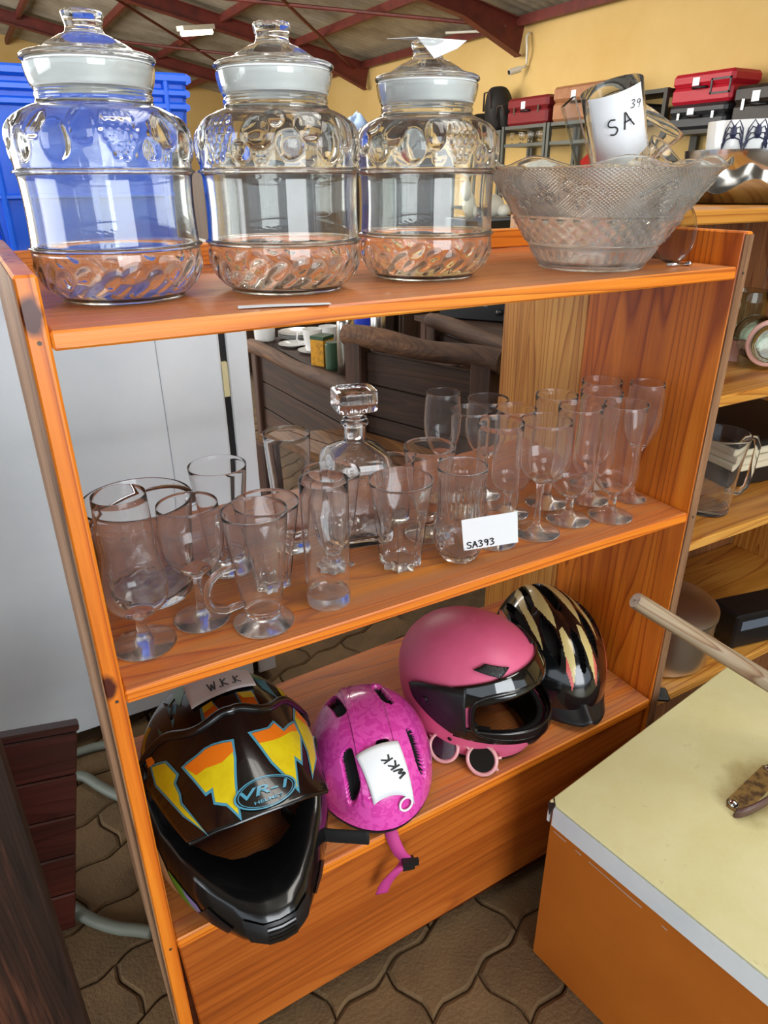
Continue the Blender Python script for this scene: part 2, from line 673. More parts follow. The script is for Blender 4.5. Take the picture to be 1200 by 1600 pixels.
board('plank', (1, YS, 0), (1 + T, DB, HB), 'pine_side_rear', sr)
board('edge_strip', (-T - .0012, -.0005, .0), (-T + .0004, DB + .0005, HB - .003), 'pine_worn', sl, bev=0)
board('edge_strip', (1.001, -.0022, .02), (1 + T - .001, .0004, HB - .004), 'pine_worn', sr, bev=0)
for z, t, m in ((1.2566, .019, 'pine_shelf_top'), (.828, .0195, 'pine_shelf')):
    s_ = board('shelf', (.0006, .001, z - t), (.9994, DB - .012, z), m, case)
# the lowest shelf has sagged towards the freezer side
bs = board('shelf', (.0, .001, -.022), (.999, DB - .012, 0), 'pine_shelf', case)
bs.location = (.0005, 0, .359)
bs.rotation_euler = (0, -math.atan(.035), 0)
board('back_rail', (.0006, DB - .022, 1.2575), (.9994, DB - .003, 1.293), 'pine_shelf', case)
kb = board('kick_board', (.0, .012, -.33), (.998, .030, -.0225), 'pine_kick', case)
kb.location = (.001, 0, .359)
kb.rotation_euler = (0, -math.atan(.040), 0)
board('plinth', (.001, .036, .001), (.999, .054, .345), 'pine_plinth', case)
# nail heads in the front edges
mat('nail', '#5a5148', .5, metal=.7)
for x, z, y in ((-.010, 1.247, 0), (-.010, .819, 0), (-.010, .349, 0), (1.0105, 1.247, -.0022), (1.0105, .819, -.0022)):
    MB().lathe([(0, 0), (.0022, 0), (.0022, .0006), (0, .0006)], 8, mtx=Matrix.Translation((x, y - .0004, z)) @ Matrix.Rotation(PI / 2, 4, 'X')).build('nail', 'nail', case)

# ---------------------------------------------------------------- glassware
glass('clear_glass', '#ffffff', ior=1.32, dust_or_sheen=.03)
glass('jar_glass', '#fdfefd', ior=1.45, dust_or_sheen=.03)
glass('crystal', '#ffffff', ior=1.48, dust_or_sheen=.03)
glass('rim_glass', '#ffffff', .25, 1.36, dust_or_sheen=.5)  # whitened frosted mix paints bright lines along the rims
glass('base_glass', '#ffffff', .12, 1.36, dust_or_sheen=.16)  # whitish mix painted on foot undersides to lift their dark refractions
mat('white_card', '#f1f3f6', .6)
mat('ink', '#14141a', .5)
mat('gasket', '#f6f8f8', .35)
mat('chrome', '#c9cbd0', .12, metal=1)
ZT, ZM = 1.2572, .8286


def hollow(outer, wall, zin, n=5, inner=None):
    """closed profile of a vessel: outer (r, z) from the foot up to the rim, wall thickness, inside floor at zin"""
    o = spline(outer, n)
    rim = o[-1]
    if inner is None:
        ins = [(max(r - wall * (1 - .45 * max(0, (z / rim[1] - .6) / .4)), .0005), z) for r, z in o if z > zin + .002]
        wall *= .55
    else:
        ins = spline(inner, n)
    top = [(rim[0] - wall * .15, rim[1] + wall * .35), (rim[0] - wall * .5, rim[1] + wall * .5), (rim[0] - wall * .85, rim[1] + wall * .35)]
    r_in = ins[0][0]
    bot = [(r_in * .93, zin + .0012), (r_in * .8, zin + .0003), (r_in * .45, zin), (0, zin)]
    return [(0, 0)] + o + top + ins[::-1] + bot


def foot(r, zs, rs):
    return [(r * .93, 0, 0), (r, .0012), (r, .0028), (r * .75, .0055), (rs * 1.8, .0105), (rs * 1.1, zs * .45)]


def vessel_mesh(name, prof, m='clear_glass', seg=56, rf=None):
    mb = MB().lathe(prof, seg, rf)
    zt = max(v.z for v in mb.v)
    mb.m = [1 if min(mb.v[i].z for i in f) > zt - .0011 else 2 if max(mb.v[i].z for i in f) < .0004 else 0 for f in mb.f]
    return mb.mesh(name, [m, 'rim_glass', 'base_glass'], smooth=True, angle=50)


def pilsner(H, rr, rb, rw, rf_):
    """footed glass: short stem, swelling belly, slim waist, straight mouth"""
    return hollow(foot(rf_, .046, .0075) + [(.0072, .036), (.009, .044), (rb * .62, .054), (rb * .92, .068), (rb, .084), (rb * .985, .10), (rw, H * .62), (rw * .99, H * .74), (rr, H)], .0012, .049)


def wine(H, zb, rm, rr, rf_, rs=.0048):
    return hollow(foot(rf_, zb * .8, rs) + [(rs, zb * .55), (rs * 1.1, zb * .82), (rs * 1.9, zb * .95), (rm * .6, zb + (H - zb) * .09), (rm * .9, zb + (H - zb) * .28), (rm, zb + (H - zb) * .50), (rm * .985, zb + (H - zb) * .72), (rr, H)], .0012, zb + .004)


ME = {}
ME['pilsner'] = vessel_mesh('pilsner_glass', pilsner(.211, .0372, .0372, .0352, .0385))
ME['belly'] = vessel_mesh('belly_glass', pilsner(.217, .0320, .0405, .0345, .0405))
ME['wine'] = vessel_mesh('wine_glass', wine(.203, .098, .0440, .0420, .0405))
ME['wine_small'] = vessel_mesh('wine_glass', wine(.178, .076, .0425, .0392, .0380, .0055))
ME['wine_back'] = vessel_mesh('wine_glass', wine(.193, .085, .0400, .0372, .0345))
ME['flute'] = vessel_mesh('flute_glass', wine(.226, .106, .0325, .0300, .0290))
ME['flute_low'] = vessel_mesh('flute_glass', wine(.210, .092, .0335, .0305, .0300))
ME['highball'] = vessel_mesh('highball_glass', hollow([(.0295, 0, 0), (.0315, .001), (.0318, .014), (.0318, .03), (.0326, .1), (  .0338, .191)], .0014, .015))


def facet(nf, amt, z0, z1):
    def f(a, z, r, i):
        k = max(0, min(1, (z1 - z) / (z1 - z0)))
        seg = 2 * PI / nf
        d = (a % seg) - seg / 2
        return r * (1 - k * amt * (1 - math.cos(seg / 2) / math.cos(d)) * -1 - k * amt * .5) if False else r * (1 + k * amt * (math.cos(seg / 2) / math.cos(d) - 1) * 3)
    return f


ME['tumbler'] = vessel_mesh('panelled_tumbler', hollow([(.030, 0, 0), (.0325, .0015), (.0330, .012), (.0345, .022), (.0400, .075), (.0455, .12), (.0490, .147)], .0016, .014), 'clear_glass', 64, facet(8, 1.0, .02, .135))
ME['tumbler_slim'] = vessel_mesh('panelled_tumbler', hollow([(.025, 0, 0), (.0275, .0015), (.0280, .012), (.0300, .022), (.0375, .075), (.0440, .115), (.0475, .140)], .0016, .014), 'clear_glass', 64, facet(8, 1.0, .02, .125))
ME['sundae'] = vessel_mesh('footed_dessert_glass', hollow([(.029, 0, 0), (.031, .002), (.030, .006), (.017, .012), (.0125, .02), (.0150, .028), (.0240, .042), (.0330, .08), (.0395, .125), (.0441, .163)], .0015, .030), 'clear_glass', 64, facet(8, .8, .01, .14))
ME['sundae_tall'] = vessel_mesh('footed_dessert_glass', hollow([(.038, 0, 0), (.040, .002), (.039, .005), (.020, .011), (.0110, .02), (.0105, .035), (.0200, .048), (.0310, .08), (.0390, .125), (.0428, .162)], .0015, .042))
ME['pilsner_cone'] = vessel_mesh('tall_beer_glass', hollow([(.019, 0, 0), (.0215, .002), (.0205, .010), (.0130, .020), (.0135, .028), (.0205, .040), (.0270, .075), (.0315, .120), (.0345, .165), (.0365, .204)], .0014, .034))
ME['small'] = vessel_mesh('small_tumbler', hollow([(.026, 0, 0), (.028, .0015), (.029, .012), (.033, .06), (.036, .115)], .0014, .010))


def cut_rf(a, z, r, i):
    if i > 55:
        return r
    if z < .064:
        k = min(1, max(0, (.064 - z) / .006)) * min(1, max(0, (z - .004) / .006))
        u, w = a * 14 / (2 * PI), z / .0135
        d1 = abs(((u + w) % 1) - .5) * 2
        d2 = abs(((u - w) % 1) - .5) * 2
        return r * (1 + k * (.045 * min(d1, d2) - .02))
    k = min(1, (z - .064) / .01) * min(1, max(0, (.148 - z) / .01))
    return r * (1 - k * .022 * abs(math.sin(a * 16)))


cut_prof = hollow([(.0265, 0, 0), (.0285, .001), (.0325, .008), (.0405, .022), (.0425, .035), (.0415, .055), (.0385, .075), (.0372, .10), (.0378, .13), (.0394, .157)], .0020, .011, n=6)
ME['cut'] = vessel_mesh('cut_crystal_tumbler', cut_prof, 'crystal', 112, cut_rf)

irish = hollow([(.038, 0, 0), (.0410, .0015), (.0412, .0045), (.0330, .0085), (.0245, .0135), (.0235, .018), (.0255, .024), (.0290, .045), (.0350, .095), (.0400, .140), (.0432, .173)], .0020, .024)
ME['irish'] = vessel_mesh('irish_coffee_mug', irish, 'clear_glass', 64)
hp = []
for k in range(15):
    a = math.radians(78 + k * (204 / 14))
    hp.append((-.048 + .030 * math.cos(a) if False else -.0505 + .027 * math.cos(a), 0, .072 + .030 * math.sin(a)))
hp = [(-.030, 0, .1015)] + hp + [(-.027, 0, .0425)]
ME['irish_handle'] = MB().tube(hp, .0048, 12).mesh('handle', 'clear_glass', smooth=True)

GRP = 'drinking glasses on the middle shelf'


def gl(kind, name, x, y, label, cat='glass', rz=0, s=1.0):
    o = put(name, ME[kind], None, (x, y, ZM), (0, 0, rz))
    o.scale = (s, s, s)
    return tag(o, label, cat, GRP)


gl('belly', 'beer_glass', .044, .088, 'footed beer glass with rounded belly beside the knotty end panel')
gl('wine_small', 'wine_glass', .127, .108, 'short-stemmed wine glass standing between the ice bucket and the handled mug')
gl('tumbler_slim', 'panelled_tumbler', .245, .142, 'panelled tumbler half hidden behind the handled coffee mug', rz=.2)
gl('highball', 'highball_glass', .302, .064, 'tall straight highball glass with thick base at the shelf edge')
gl('sundae', 'dessert_glass', .352, .148, 'footed dessert glass right behind the straight highball glass', rz=.3)
gl('pilsner_cone', 'pilsner_glass', .318, .232, 'tall tapering beer glass beside the square decanter')
gl('tumbler', 'panelled_tumbler', .446, .102, 'wide-mouthed panelled tumbler in front of the square decanter', rz=.15)
gl('sundae_tall', 'dessert_glass', .540, .168, 'stemmed dessert glass behind the cut crystal tumbler')
gl('small', 'small_tumbler', .520, .252, 'small tumbler tucked behind the decanter shoulder')
gl('flute_low', 'flute_glass', .640, .281, 'slender flute glass, the hindmost one behind the cut crystal tumbler')
gl('wine_back', 'wine_glass', .722, .255, 'wine glass behind the belly glasses, in the rear row')
gl('pilsner', 'beer_glass', .648, .206, 'footed beer glass mostly hidden behind the card on the crystal tumbler', s=.93)
gl('pilsner', 'beer_glass', .622, .091, 'footed beer glass standing just beside the SA393 card')
gl('pilsner', 'beer_glass', .712, .164, 'footed beer glass between the SA393 card and the front wine glass', s=.95)
gl('wine', 'wine_glass', .707, .081, 'large round wine glass at the shelf edge near the beer glasses')
gl('pilsner', 'beer_glass', .789, .090, 'footed beer glass just beside the large round wine glass')
gl('pilsner', 'beer_glass', .865, .062, 'frontmost footed beer glass of the cluster by the end panel')
gl('pilsner', 'beer_glass', .803, .164, 'footed beer glass in the second row behind the large wine glass')
gl('pilsner', 'beer_glass', .884, .137, 'footed beer glass in the middle of the cluster by the end panel')
gl('pilsner', 'beer_glass', .940, .192, 'hindmost footed beer glass close to the end panel')
gl('flute', 'flute_glass', .955, .099, 'tall flute glass standing nearest the end panel')

for x, y, rz, lab in ((.199, .056, math.radians(10), 'handled glass coffee mug on a foot at the shelf edge'), (.205, .232, math.radians(70), 'handled glass coffee mug behind the wine glass and tumblers')):
    o = put('coffee_mug', ME['irish'], None, (x, y, ZM), (0, 0, rz))
    tag(o, lab, 'mug', 'handled glass mugs')
    put('handle', ME['irish_handle'], o)

# cut crystal tumbler with its card
ct = tag(put('crystal_tumbler', ME['cut'], None, (.543, .079, ZM)), 'cut crystal tumbler with the SA393 price card', 'glass', GRP)
ux = Vector((.90, -.42, .13)).normalized()
uy = Vector((-.04, -.12, 1))
fm = frame((-.008, -.047, .062), ux, uy)
cd = MB()
cd.grid(lambda u, v: ((u - .5) * .086 + .026, (v - .5) * .058, 0), 8, 1)
cdo = solid(cd.build('price_card', 'white_card', ct, fix=False), .0005, -1)
cdo.matrix_local = fm
cdo['label'] = 'white card marked SA393'
handwriting('handwriting', 'SA393', 'ink', cdo, Matrix.Translation((-.012, -.0255, .0009)) @ Matrix.Rotation(.03, 4, 'Z'), .0115, .0019, .78)

# ice bucket with bail handle
def ice_rf(a, z, r, i):
    if i > 42:
        return r
    if z < .07:
        k = min(1, max(0, (.07 - z) / .012)) * min(1, max(0, (z - .003) / .006))
        u, w = a * 10 / (2 * PI), z / .028
        d1, d2 = abs(((u + w) % 1) - .5) * 2, abs(((u - w) % 1) - .5) * 2
        return r * (1 + k * (.05 * min(d1, d2) - .025))
    return r


ib = thing('ice_bucket', 'glass ice bucket with diamond-cut base and chrome bail handle', 'ice bucket', (.083, .222, ZM))
MB().lathe(hollow([(.058, 0, 0), (.0615, .0015), (.0640, .02), (.0680, .07), (.0735, .125), (.0765, .150)], .0032, .010, n=6), 96, ice_rf).build('bucket', 'crystal', ib, smooth=True, angle=55)
ha = math.radians(12)
hd = []
for k in range(21):
    a = PI * k / 20
    q = Vector((-.079 * math.cos(a), -.010 - .030 * math.sin(a), .124 + .052 * math.sin(a)))
    hd.append(Matrix.Rotation(ha, 3, 'Z') @ q)
MB().tube(hd, .0042, 8, flat=.35).build('bail_handle', 'chrome', ib, smooth=True)
for s_ in (-1, 1):
    q = Matrix.Rotation(ha, 3, 'Z') @ Vector((s_ * .0765, -.008, .124))
    MB().lathe([(0, -.006), (.006, -.006), (.0075, 0), (.006, .006), (0, .006)], 12, mtx=Matrix.Translation(q) @ Matrix.Rotation(PI / 2, 4, 'Y')).build('knob', 'crystal', ib, smooth=True)

# square decanter
dc = thing('decanter', 'square crystal decanter with a big square stopper', 'decanter', (.436, .232, ZM), (0, 0, math.radians(-13)))


def sq(a, r, p=.32, base=.0):
    """rounded-square radius"""
    c, s = abs(math.cos(a)), abs(math.sin(a))
    q = 5.5
    return r / ((c ** q + s ** q) ** (1 / q))


def dec_rf(a, z, r, i):
    k = max(0, min(1, (.176 - z) / .030))
    q = sq(a, r) * k + r * (1 - k)
    if i < 60 and .012 < z < .112:
        u = ((a + PI / 4) % (PI / 2)) - PI / 4
        x = math.tan(u) * r
        if abs(x) < .038:
            d1, d2 = abs(((x + z) / .0125) % 1 - .5), abs(((x - z) / .0125) % 1 - .5)
            q *= 1 + .055 * min(d1, d2) - .02
    return q


dprof = [(.052, 0, 0), (.0545, .002), (.0555, .006), (.0555, .03), (.0555, .06), (.0555, .09), (.0555, .115), (.0545, .138), (.0480, .152), (.0320, .163), (.0195, .170), (.0178, .178), (.0178, .196), (.0215, .199), (.0228, .203), (.0210, .206), (.0165, .207)]
din = [(.0440, .012), (.0490, .02), (.0500, .06), (.0500, .11), (.0485, .134), (.0425, .148), (.0280, .159), (.0150, .168), (.0140, .18), (.0140, .203)]
MB().lathe([(0, 0)] + spline(dprof, 7) + [(.0150, .2072)] + spline(din, 5)[::-1] + [(0, .0118)], 128, dec_rf).build('body', 'crystal', dc, smooth=True, angle=40)


def stop_rf(a, z, r, i):
    k = max(0, min(1, (z - .214) / .008))
    q = sq(a, r) * k + r * (1 - k)
    if .226 < z < .252:
        q *= 1 + .02 * math.cos(a * 24)
    return q


sp = [(0, .176), (.0125, .176, 0), (.0132, .204), (.0180, .208), (.0190, .211), (.0150, .2145), (.0180, .219), (.0300, .225), (.0335, .2285), (.0335, .253), (.0320, .2555), (.0250, .2570, 0), (.0230, .2545), (0, .2540)]
MB().lathe(spline(sp, 4), 96, stop_rf).build('stopper', 'crystal', dc, smooth=True, angle=35)

# ------- top shelf: three apothecary-style jars with embossed fruit
def jar_emboss(a, z):
    """height of the moulded fruit at angle a, height z"""
    h = 0
    if .146 < z < .204:
        for (fa, fz, ra, rz_, hh) in FRUIT_UP:
            da = (a - fa + PI) % (2 * PI) - PI
            d = (da * .094 / ra) ** 2 + ((z - fz) / rz_) ** 2
            if d < 1:
                h = max(h, hh * (1 - d) ** .6)
    elif .010 < z < .060:
        for (fa, fz, ra, rz_, hh) in FRUIT_LOW:
            da = (a - fa + PI) % (2 * PI) - PI
            x, y = da * .094, z - fz
            x, y = x * .8 + y * .6, y * .8 - x * .6
            d = (x / ra) ** 2 + (y / rz_) ** 2
            if d < 1:
                h = max(h, hh * (1 - d) ** .6)
    return h


FRUIT_UP, FRUIT_LOW = [], []
rj = random.Random(5)
for rep in range(3):
    a0 = rep * 2 * PI / 3 + .35
    for row, nn in ((0, 4), (1, 5), (2, 4), (3, 3), (4, 2)):            # a bunch of grapes
        for q in range(nn):
            FRUIT_UP.append((a0 + (q - (nn - 1) / 2) * .088, .190 - row * .0085, .0046, .0046, .0034))
    for fa, fz, ra, rz_, hh in ((.55, .178, .017, .017, .0050), (.92, .166, .015, .015, .0048), (1.16, .184, .016, .014, .0046), (1.42, .168, .016, .020, .0050), (1.72, .182, .013, .018, .0045), (.34, .160, .010, .010, .0035), (.75, .192, .011, .008, .003)):
        FRUIT_UP.append((a0 + fa, fz, ra, rz_, hh))
for q in range(24):
    FRUIT_LOW.append((q * 2 * PI / 24 + rj.uniform(-.05, .05), rj.choice((.030, .036, .042)), rj.uniform(.010, .015), rj.uniform(.006, .009), .0028))
    FRUIT_LOW.append((q * 2 * PI / 24 + .13, rj.uniform(.018, .024), .012, .005, .0018))

jo = [(.068, 0, 0), (.0705, .0012), (.0715, .004), (.080, .010), (.089, .022), (.0935, .036), (.0945, .050), (.0945, .0575), (.0968, .0600), (.0968, .0618), (.0935, .0640), (.0925, .08), (.0920, .10), (.0925, .125), (.0938, .1365), (.0972, .1390), (.0972, .1412), (.0945, .1435), (.0950, .155), (.0958, .170), (.0935, .184), (.0850, .196), (.0720, .2035), (.0630, .207), (.0605, .211), (.0612, .215), (.0600, .2185), (.0612, .2215), (.0640, .228), (.0662, .238), (.0668, .2440)]
jar_o = spline(jo, 5)
NJ = len(jar_o)
jar_prof = hollow(jo, .0034, .006, n=5)


def jar_rf(a, z, r, i):
    return r + (.62 * jar_emboss(a, z) if i <= NJ else -.15 * jar_emboss(a, z))


jar_me = MB().lathe(jar_prof, 300, jar_rf).mesh('jar_body', 'jar_glass', smooth=True, angle=60)
lid_o = [(0, .2545), (.050, .2545), (.0590, .2545, 0), (.0660, .2550), (.0685, .2575), (.0680, .2610), (.0640, .2640), (.0560, .2665), (.0480, .2700), (.0385, .2780), (.0290, .2850), (.0215, .2895), (.0190, .2940), (.0190, .3000), (.0205, .3080), (.0212, .3140), (.0195, .3168), (.0140, .3165), (.0120, .3140), (0, .3130)]
lid_o = [(q[0], .2475 + (q[1] - .2545) * .745, *q[2:]) for q in lid_o]
lid_me = MB().lathe(spline(lid_o, 4), 80, lambda a, z, r, i: r * (1 + (.012 * math.cos(a * 30) if .258 < z < .270 else 0))).mesh('lid', 'jar_glass', smooth=True, angle=60)
gk = MB().lathe([(.0575, .2225), (.0600, .2225), (.0608, .2265), (.0598, .2300), (.0622, .2335), (.0612, .2370), (.0634, .2410), (.0640, .2468), (.0540, .2472), (.0540, .2350)], 64).mesh('gasket', 'gasket', smooth=True, angle=60)
mat('label_paper', '#e9edf2', .55)
jars = []
for (x, y, rz, s, lab) in ((.106, .184, .2, 1.0, 'largest-looking embossed glass jar, standing in front of the blue crate'),
                           (.302, .150, 1.1, 1.0, 'embossed glass jar standing between the other two lidded jars'),
                           (.521, .166, 2.2, 1.0, 'embossed glass jar with a white paper on its lid knob')):
    j = thing('glass_jar', lab, 'jar', (x, y, ZT), (0, 0, rz), 'embossed jars on the top shelf')
    j.scale = (s, s, s * .972)
    put('jar_body', jar_me, j)
    ld = put('lid', lid_me, j)
    put('gasket', gk, ld)
    jars.append((j, ld))
# folded paper stuck over the last jar's knob
pp = MB()
pp.add([(-.052, .020, .300), (.026, .028, .2975), (.050, .006, .2955), (.036, -.020, .283), (.006, -.036, .270), (-.014, -.010, .297)], [(0, 1, 2, 5), (5, 2, 3, 4)])
p_ = pp.build('paper_slip', 'label_paper', jars[2][1], fix=False)
p_.rotation_euler = (0, 0, -2.2 - .5)
solid(p_, .0005)

# ------- pressed glass bowl
def hob(nt):
    v = coords(nt, (1, 1, 1))
    sep = nt.nodes.new('ShaderNodeSeparateXYZ')
    nt.links.new(v, sep.inputs[0])
    an = math_n(nt, 'ARCTAN2', sep.outputs['Y'], sep.outputs['X'])
    du = math_n(nt, 'SINE', math_n(nt, 'MULTIPLY', an, 150.0))
    dv = math_n(nt, 'SINE', math_n(nt, 'MULTIPLY', sep.outputs['Z'], 1500.0))
    h = math_n(nt, 'MULTIPLY', du, dv)
    band = math_n(nt, 'MULTIPLY', math_n(nt, 'GREATER_THAN', sep.outputs['Z'], .078), math_n(nt, 'LESS_THAN', sep.outputs['Z'], .139))
    return math_n(nt, 'MULTIPLY', h, band)


glass('pressed_glass', '#fbfcfa', .03, 1.45, hob, .17)
SCROLL = []
for rep in range(4):
    a0 = rep * PI / 2 - 1.95
    for k in range(26):
        t = k / 25
        SCROLL.append((a0 + t * 1.25, .108 + .013 * math.sin(t * 2 * PI * 1.5), .0042, .0042))
    for k in range(8):                                               # a flower
        q = k * PI / 4
        for rr_ in (.006, .011, .015):
            SCROLL.append((a0 + .62 + rr_ * math.cos(q) / .14, .108 + rr_ * math.sin(q), .0036, .0036))
    for c0, c1 in ((.25, .118), (1.02, .100), (.34, .096), (.92, .120)):
        for k in range(12):
            q = k * PI / 6
            SCROLL.append((a0 + c0 + .010 * math.cos(q) / .14, c1 + .010 * math.sin(q), .0032, .0032))
scr = {}
for s_ in SCROLL:
    scr.setdefault(int((s_[0] % (2 * PI)) / .1), []).append(s_)


def bowl_rf(a, z, r, i):
    q = r
    out = i <= NB
    if out:
        if .078 < z < .14:
            b = int((a % (2 * PI)) / .1)
            for k in (b - 1, b, b + 1):
                for (fa, fz, ra, rz_) in scr.get(k % 63, ()):
                    da = (a - fa + PI) % (2 * PI) - PI
                    d = (da * r / ra) ** 2 + ((z - fz) / rz_) ** 2
                    if d < 1:
                        q = max(q, r + .0040 * (1 - d))
        elif .041 < z < .075:
            u, w = a * 32 / (2 * PI), (z - .041) / .017
            d1, d2 = abs(((u + w) % 1) - .5) * 2, abs(((u - w) % 1) - .5) * 2
            q = r * (1 + .030 * min(d1, d2))
        elif .012 < z < .034:
            q = r * (1 + .016 * abs(math.sin(a * 22)))
        elif .004 < z <= .012:
            q = r * (1 + .012 * abs(math.sin(a * 44)))
    return q


bo = [(.078, 0, 0), (.0815, .001), (.0825, .004), (.0860, .010), (.0940, .022), (.1010, .034), (.1060, .0385), (.1065, .0400), (.1090, .045), (.1200, .062), (.1290, .0765), (.1300, .0785), (.1440, .1000), (.1600, .1220), (.1715, .1380), (.1780, .1450), (.1860, .1520)]
NB = len(spline(bo, 6))
bprof = hollow(bo, .0046, .010, n=6)
mb = MB().lathe(bprof, 300, bowl_rf)
for v in mb.v:                                                       # scalloped lip
    k = max(0, (v.z - .132) / .022)
    if k > 0:
        v.z += .0065 * k * math.cos(9 * math.atan2(v.y, v.x) + .6)
for v in mb.v:
    v *= .965
bowl = tag(mb.build('glass_bowl', 'pressed_glass', None, smooth=True, angle=60, loc=(.802, .120, ZT), rot=(0, 0, 0)), 'large pressed-glass bowl with scalloped rim and scroll pattern', 'bowl')


def open_glass(name, prof, label, cat, loc, rot, m='clear_glass', seg=48):
    return tag(MB().lathe(prof, seg).build(name, m, None, smooth=True, angle=55, loc=loc, rot=rot), label, cat)


def axis_rot(d, spin=0):
    return (Vector(d).to_track_quat('Z', 'Y') @ Euler((0, 0, spin)).to_quaternion()).to_euler()


BX, BY = .802, .120
# things heaped in the bowl
mat('clear_red', '#c02a22', .3)
glass('acrylic', '#f3f6f8', .02, 1.45)
tb = thing('glass_tumbler', 'clear glass tumbler with SA card tipped into the bowl', 'glass', (BX + .055, BY - .005, ZT + .092), axis_rot((-.40, -.05, .9)))
MB().lathe(hollow([(.036, 0, 0), (.038, .002), (.039, .02), (.043, .165)], .002, .012), 48).build('tumbler_body', 'clear_glass', tb, smooth=True, angle=55)
cc = MB()
cc.grid(lambda u, v: (.0455 * math.sin((u - .5) * 1.75), -.0455 * math.cos((u - .5) * 1.75), .082 + .084 * v - .012 * (1 - v) * (1 - abs(2 * u - 1))), 14, 2)
cco = solid(cc.build('price_card', 'white_card', tb, fix=False, smooth=True), .0005)
dl = tb.rotation_euler.to_matrix().inverted() @ Vector((-.68, -.73, .1))
cco.rotation_euler = (0, 0, math.atan2(dl.y, dl.x) + PI / 2)
cco['label'] = 'white card marked SA'
handwriting('handwriting', 'SA', 'ink', cco, frame((-.014, -.0468, .114), (.97, 0, .2), (-.2, 0, 1)), .020, .0019, 1.0)
handwriting('handwriting', '39', 'ink', cco, frame((.0165, -.0446, .142), (.90, .38, -.25), (.2, 0, 1)), .010, .0012, .8)
sb = thing('acrylic_bar', 'clear plastic bar standing up out of the glass bowl', 'utensil', (BX + .002, BY + .005, ZT + .080), (math.radians(-3), math.radians(-30), math.radians(12)))
MB().prism([(-.014, -.003), (.014, -.003), (.014, .003), (-.014, .003)], 0, .165).build('blade', 'acrylic', sb)
MB().box((-.010, -.0036, .05), (.010, -.0031, .085)).build('tip_mark', 'clear_red', sb)
open_glass('cocktail_glass', hollow([(.012, 0, 0), (.015, .003), (.022, .03), (.036, .075), (.050, .115)], .002, .010), 'cone-shaped glass lying tipped in the pressed-glass bowl', 'glass', (BX + .050, BY + .035, ZT + .112), axis_rot((.36, -.35, .78)))
open_glass('glass_dish', hollow([(.020, 0, 0), (.023, .002), (.034, .014), (.042, .030)], .003, .005), 'small glass dish resting upside at the bowl rim', 'dish', (BX + .115, BY + .0, ZT + .135), axis_rot((.25, -.55, .65)))
# plastic beaker on its side behind the bowl
glass('cloudy_plastic', '#eef1f2', .12, 1.40)
bk = tag(MB().lathe(hollow([(.034, 0, 0), (.036, .002), (.039, .05), (.044, .098), (.0475, .100), (.0475, .104)], .0022, .003), 48).build('plastic_beaker', 'cloudy_plastic', None, smooth=True, angle=50, loc=(.948, .188, ZT + .0415), rot=axis_rot((-.02, -.99, .052))), 'cloudy plastic beaker lying on its side beside the glass bowl', 'beaker')
pn = thing('metal_pin', 'small steel pin lying beside the plastic beaker', 'pin', (.900, .055, ZT + .003), (0, 0, math.radians(-12)))
MB().tube([(0, 0, 0), (.040, 0, 0)], .0026, 8).build('shaft', 'chrome', pn, smooth=True)
MB().tube([(.040, 0, .0006), (.046, 0, .0006)], .0036, 8).build('pin_head', 'chrome', pn, smooth=True)
# paper strip lying on the shelf edge
ps = MB()
ps.grid(lambda u, v: (u * .102, (v - .5) * .018 + .002 * math.sin(u * 5), .0009 + .0012 * u * (1 - v)), 8, 1)
tag(solid(ps.build('paper_strip', 'label_paper', None, fix=False, loc=(.196, .034, ZT), rot=(0, 0, math.radians(-17))), .0004, -1), 'narrow white paper strip lying on the top shelf edge', 'paper')

# ---------------------------------------------------------------- helmets on the lowest shelf
def shelf_z(x):
    return .3592 + .035 * x


mat('gloss_black', '#0d0d0e', .22, coat=.5, var=('#1b1a19', 30, .5, .8))
mat('satin_black', '#161617', .42)
mat('foam_black', '#0c0c0d', .85)
mat('liner_blue', '#27324e', .8)
mat('decal_yellow', '#e6d21c', .35, coat=.3, var=('#d9bd14', 40, .4, .7))
mat('decal_orange', '#ee7a18', .35, coat=.3)
mat('decal_blue', '#4f9bb8', .35, coat=.3)
mat('decal_green', '#4f8f2c', .35, coat=.3)
mat('decal_tan', '#c9a67a', .35, coat=.3)
mat('decal_violet', '#7d78a8', .35, coat=.3)
mat('strap_black', '#141414', .8)


def surf_of(fn, e=.004):
    def s(u, v):
        p = Vector(fn(u, v))
        du = Vector(fn(u + e, v)) - Vector(fn(u - e, v))
        dv = Vector(fn(u, v + e)) - Vector(fn(u, v - e))
        n = du.cross(dv)
        n = n.normalized() if n.length > 1e-9 else Vector((0, 0, 1))
        if n.dot(p - Vector((0, 0, .08))) < 0:
            n = -n
        return p, n
    return s


# --- motocross helmet (front is -y)
def mx_dome(az, el):
    """az: 0 front .. pi back (radians), el: 0 bottom .. 1 crown"""
    if el < .42:
        t = el / .42
        k = .90 + .10 * math.sin(t * PI / 2)
        z = .012 + .123 * t
    else:
        q = (el - .42) / .58 * PI / 2
        k = math.cos(q) ** .92 if q < PI / 2 - 1e-6 else 0
        z = .135 + .122 * math.sin(q)
    ry = .150 if math.cos(az) > 0 else .152
    return Vector((.126 * k * math.sin(az), -ry * k * math.cos(az), z))


def mx_keep(u, v):
    az = (u - .5) * 2 * PI
    p = mx_dome(az, v)
    return not (p.y < -.035 and p.z < .200 - .25 * max(0, abs(p.x) - .085))


